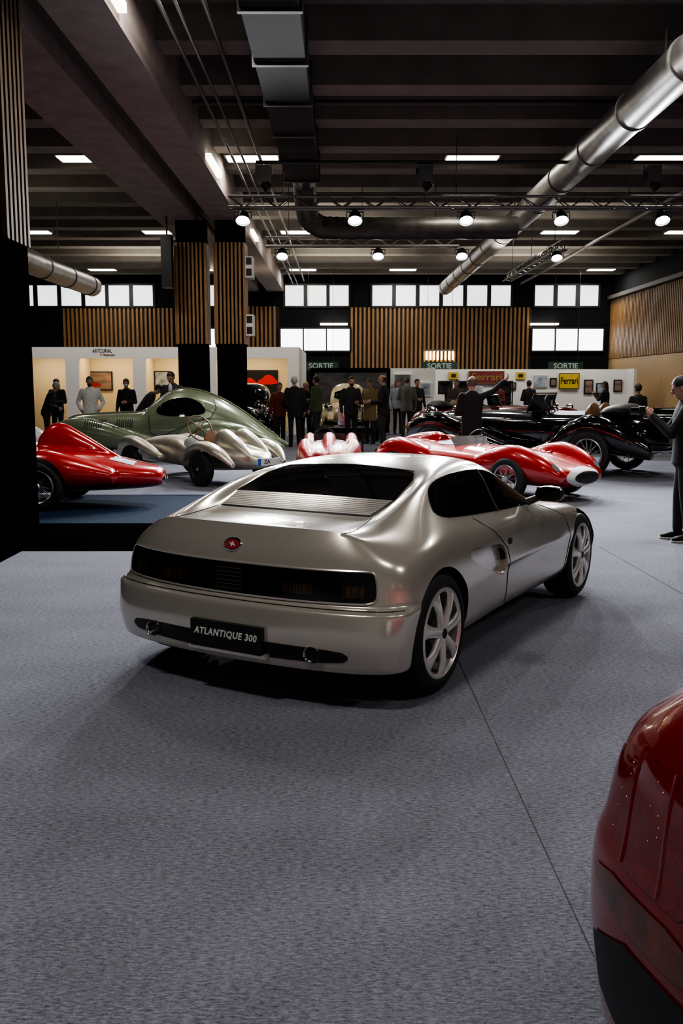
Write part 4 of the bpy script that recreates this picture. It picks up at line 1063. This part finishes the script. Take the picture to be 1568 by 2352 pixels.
person('white haired person in black coat seen from behind, left of the trio', px_x(676,24), 24, 10, 1.78, (.012,.012,.013), BLK, (.5,.49,.47), ('pocket','down'), hem=.74)
person('person with long blond hair in dark clothes between two men', px_x(702,26), 26, 170, 1.64, (.02,.018,.018), BLK, (.42,.28,.11), ('front','front'), long=True)
person('person in olive green bomber jacket and dark jeans', px_x(727,25.4), 25.4, 60, 1.80, (.06,.08,.04), (.03,.032,.036), (.03,.02,.012), ('down','front'), stride=.06)
person('bearded person in black jacket, front of the central group', px_x(806,23.3), 23.3, 200, 1.76, (.012,.012,.014), BLK, (.015,.012,.01), ('front','down'), beard=True)
person('person in tan coat looking down, back of the central group', px_x(850,25.2), 25.2, 150, 1.72, (.17,.12,.055), BLK, (.05,.035,.02), ('front','front'), ht=20, hem=.62)
person('bald person in black jacket facing left, right of the central group', px_x(880,22.5), 22.5, 80, 1.80, (.012,.011,.011), (.02,.02,.024), (.04,.03,.025), ('front','front'), bald=True)
person('person in pale grey sweater beyond the central group', px_x(914,30.3), 30.3, 190, 1.72, (.22,.25,.3), BLK, (.03,.02,.015), ('front','down'))
person('person in grey blazer seen from behind', px_x(934,28), 28, 5, 1.80, (.13,.13,.12), (.04,.038,.03), (.10,.08,.06), ('front','down'), hem=.76)
person('person in black standing right of the grey blazer', px_x(957,29.6), 29.6, 200, 1.74, BLK, BLK, (.015,.012,.01), ('down','front'))
person('large bald person in black jacket raising one arm to point', px_x(1085,15.7), 15.75, 5, 1.70, (.008,.008,.009), BLK, (.10,.09,.08), ('front','raise'), bald=True, hem=.78)
person('person in dark checked jacket behind the pointing person', px_x(1048,27.5), 27.5, 170, 1.72, (.06,.05,.045), BLK, (.04,.03,.02), ('front','front'))
person('person in maroon sweater near the display cabinets', px_x(1150,30.5), 30.5, 120, 1.66, (.13,.03,.03), BLK, (.03,.02,.015), ('front','front'), 8)
person('person in dark jacket in front of the framed drawing', px_x(1215,30), 30, 20, 1.70, BLK, BLK, (.03,.02,.015), ('front','front'))
person('dark haired person taking a photo beside the yellow sign', px_x(1390,28.5), 28.5, 60, 1.66, (.018,.018,.02), BLK, (.014,.01,.008), ('phone','phone'), long=True)
person('dark haired person in black seen from behind at the right background', px_x(1466,20.3), 20.3, 20, 1.58, (.012,.012,.013), BLK, (.012,.01,.009), ('front','front'))
pr = person('person in dark clothes at the right edge holding a camera and looking down at it', px_x(1582,9.35), 9.35, 75, 1.64, (.008,.008,.010), (.012,.014,.018), (.008,.007,.006), ('cam','cam'), 3, ht=18, vox=.013, sole=True, stride=.05)
t = thing('camera', 'black photo camera held by the person at the right edge', 'camera', (pr.location.x-.42, pr.location.y+.11, 1.30), R(75))
MB().box(-.065, .065, -.03, .03, -.045, .045).build('camera_body', M_dark, t, False)
MB().cyl((0,.03,0), (0,.11,0), .033, .036, 16).build('lens', M_glass, t)

# barrier posts in the middle
for px, py, lb in ((832, 1042, 'left'), (985, 1030, 'right')):
    p = gz(px, py)
    t = thing('barrier_post', 'thin black barrier post in the aisle, %s one' % lb, 'post', (p.x, p.y, 0))
    MB().cyl((0,0,0), (0,0,.025), .14, .13, 20).build('base', M_black, t)
    MB().cyl((0,0,.025), (0,0,.95), .02).build('pole', M_black, t)

# ------------------------------------------------------------ lights
def area(loc, sx, sy, e, col=(1,.93,.84), rot=(0,0,0)):
    l = bpy.data.lights.new('area', 'AREA'); l.shape = 'RECTANGLE'; l.size = sx; l.size_y = sy; l.energy = e; l.color = col
    o = bpy.data.objects.new('area_light', l); o.location = loc; o.rotation_euler = rot; COL.objects.link(o)
def spot(loc, tgt, e, ang=80, blend=.6, col=(.95,.97,1.), rad=.12):
    l = bpy.data.lights.new('spot', 'SPOT'); l.energy = e; l.spot_size = R(ang); l.spot_blend = blend; l.color = col; l.shadow_soft_size = rad
    o = bpy.data.objects.new('spot_light', l); o.location = loc; COL.objects.link(o)
    o.rotation_euler = (V(tgt)-V(loc)).to_track_quat('-Z', 'Y').to_euler()
for px in (195, 580, 1083, 1520):
    p = gy(px, 374, 19); area((p.x, 19, 5.86), .98, .46, 85)
for px in (75, 370, 685, 1285): area((gy(px,541,27.85).x, 27.85, 5.86), .98, .46, 115)
for px in (235, 695, 925, 1380): area((gy(px,624,36.7).x, 36.7, 5.86), .98, .46, 95)
for X_, Yr, en in ((-6,10.15,60),(-1.5,10.15,165),(2.8,10.15,145),(6.8,10.15,80),(-1.8,1.3,180),(2.8,1.3,35),(6.8,1.3,135)): area((X_, Yr, 5.86), .98, .46, en, (1,.95,.90))  # lamps of the unseen, added panel rows
for p in spots[:5]: spot(p, (p.x*.6, 7.0, 0), 1100)
for p in spots[5:8]: spot(p, (p.x*.9, 15.0, 0), 1500)
spot(spots[8], (4.0, 17, 0), 900)
# added area lamps without fixtures, aimed up to brighten the ceiling
for X_ in (-6, 0, 6): area((X_, 31.5, 4.6), 3, .4, 150, (1,.92,.80), (PI,0,0))
for X_ in (-.5, 5): area((X_, 24, 4.75), 3, .3, 55, (1,.92,.80), (PI,0,0))
area((-7.5, 21, 4.2), 3, .3, 28, (1,.90,.78), (PI,0,0))
for px0, px1 in ((20,150),(181,305),(334,466),(496,660)):
    a = X(px0); b = X(px1); area(((a+b)/2, YA+1.0, zt-.1), (b-a)*.8, .5, 32, (1,.80,.50))
for a in (2.2, 5.5, 8.5): area((a, YF-1.5, 3.3), 1.5, .3, 25, (1,.95,.88), (R(35),0,0))
w = bpy.data.worlds.new('world'); SC.world = w; w.use_nodes = True
w.node_tree.nodes['Background'].inputs[0].default_value = (.02,.02,.024,1); w.node_tree.nodes['Background'].inputs[1].default_value = 1.
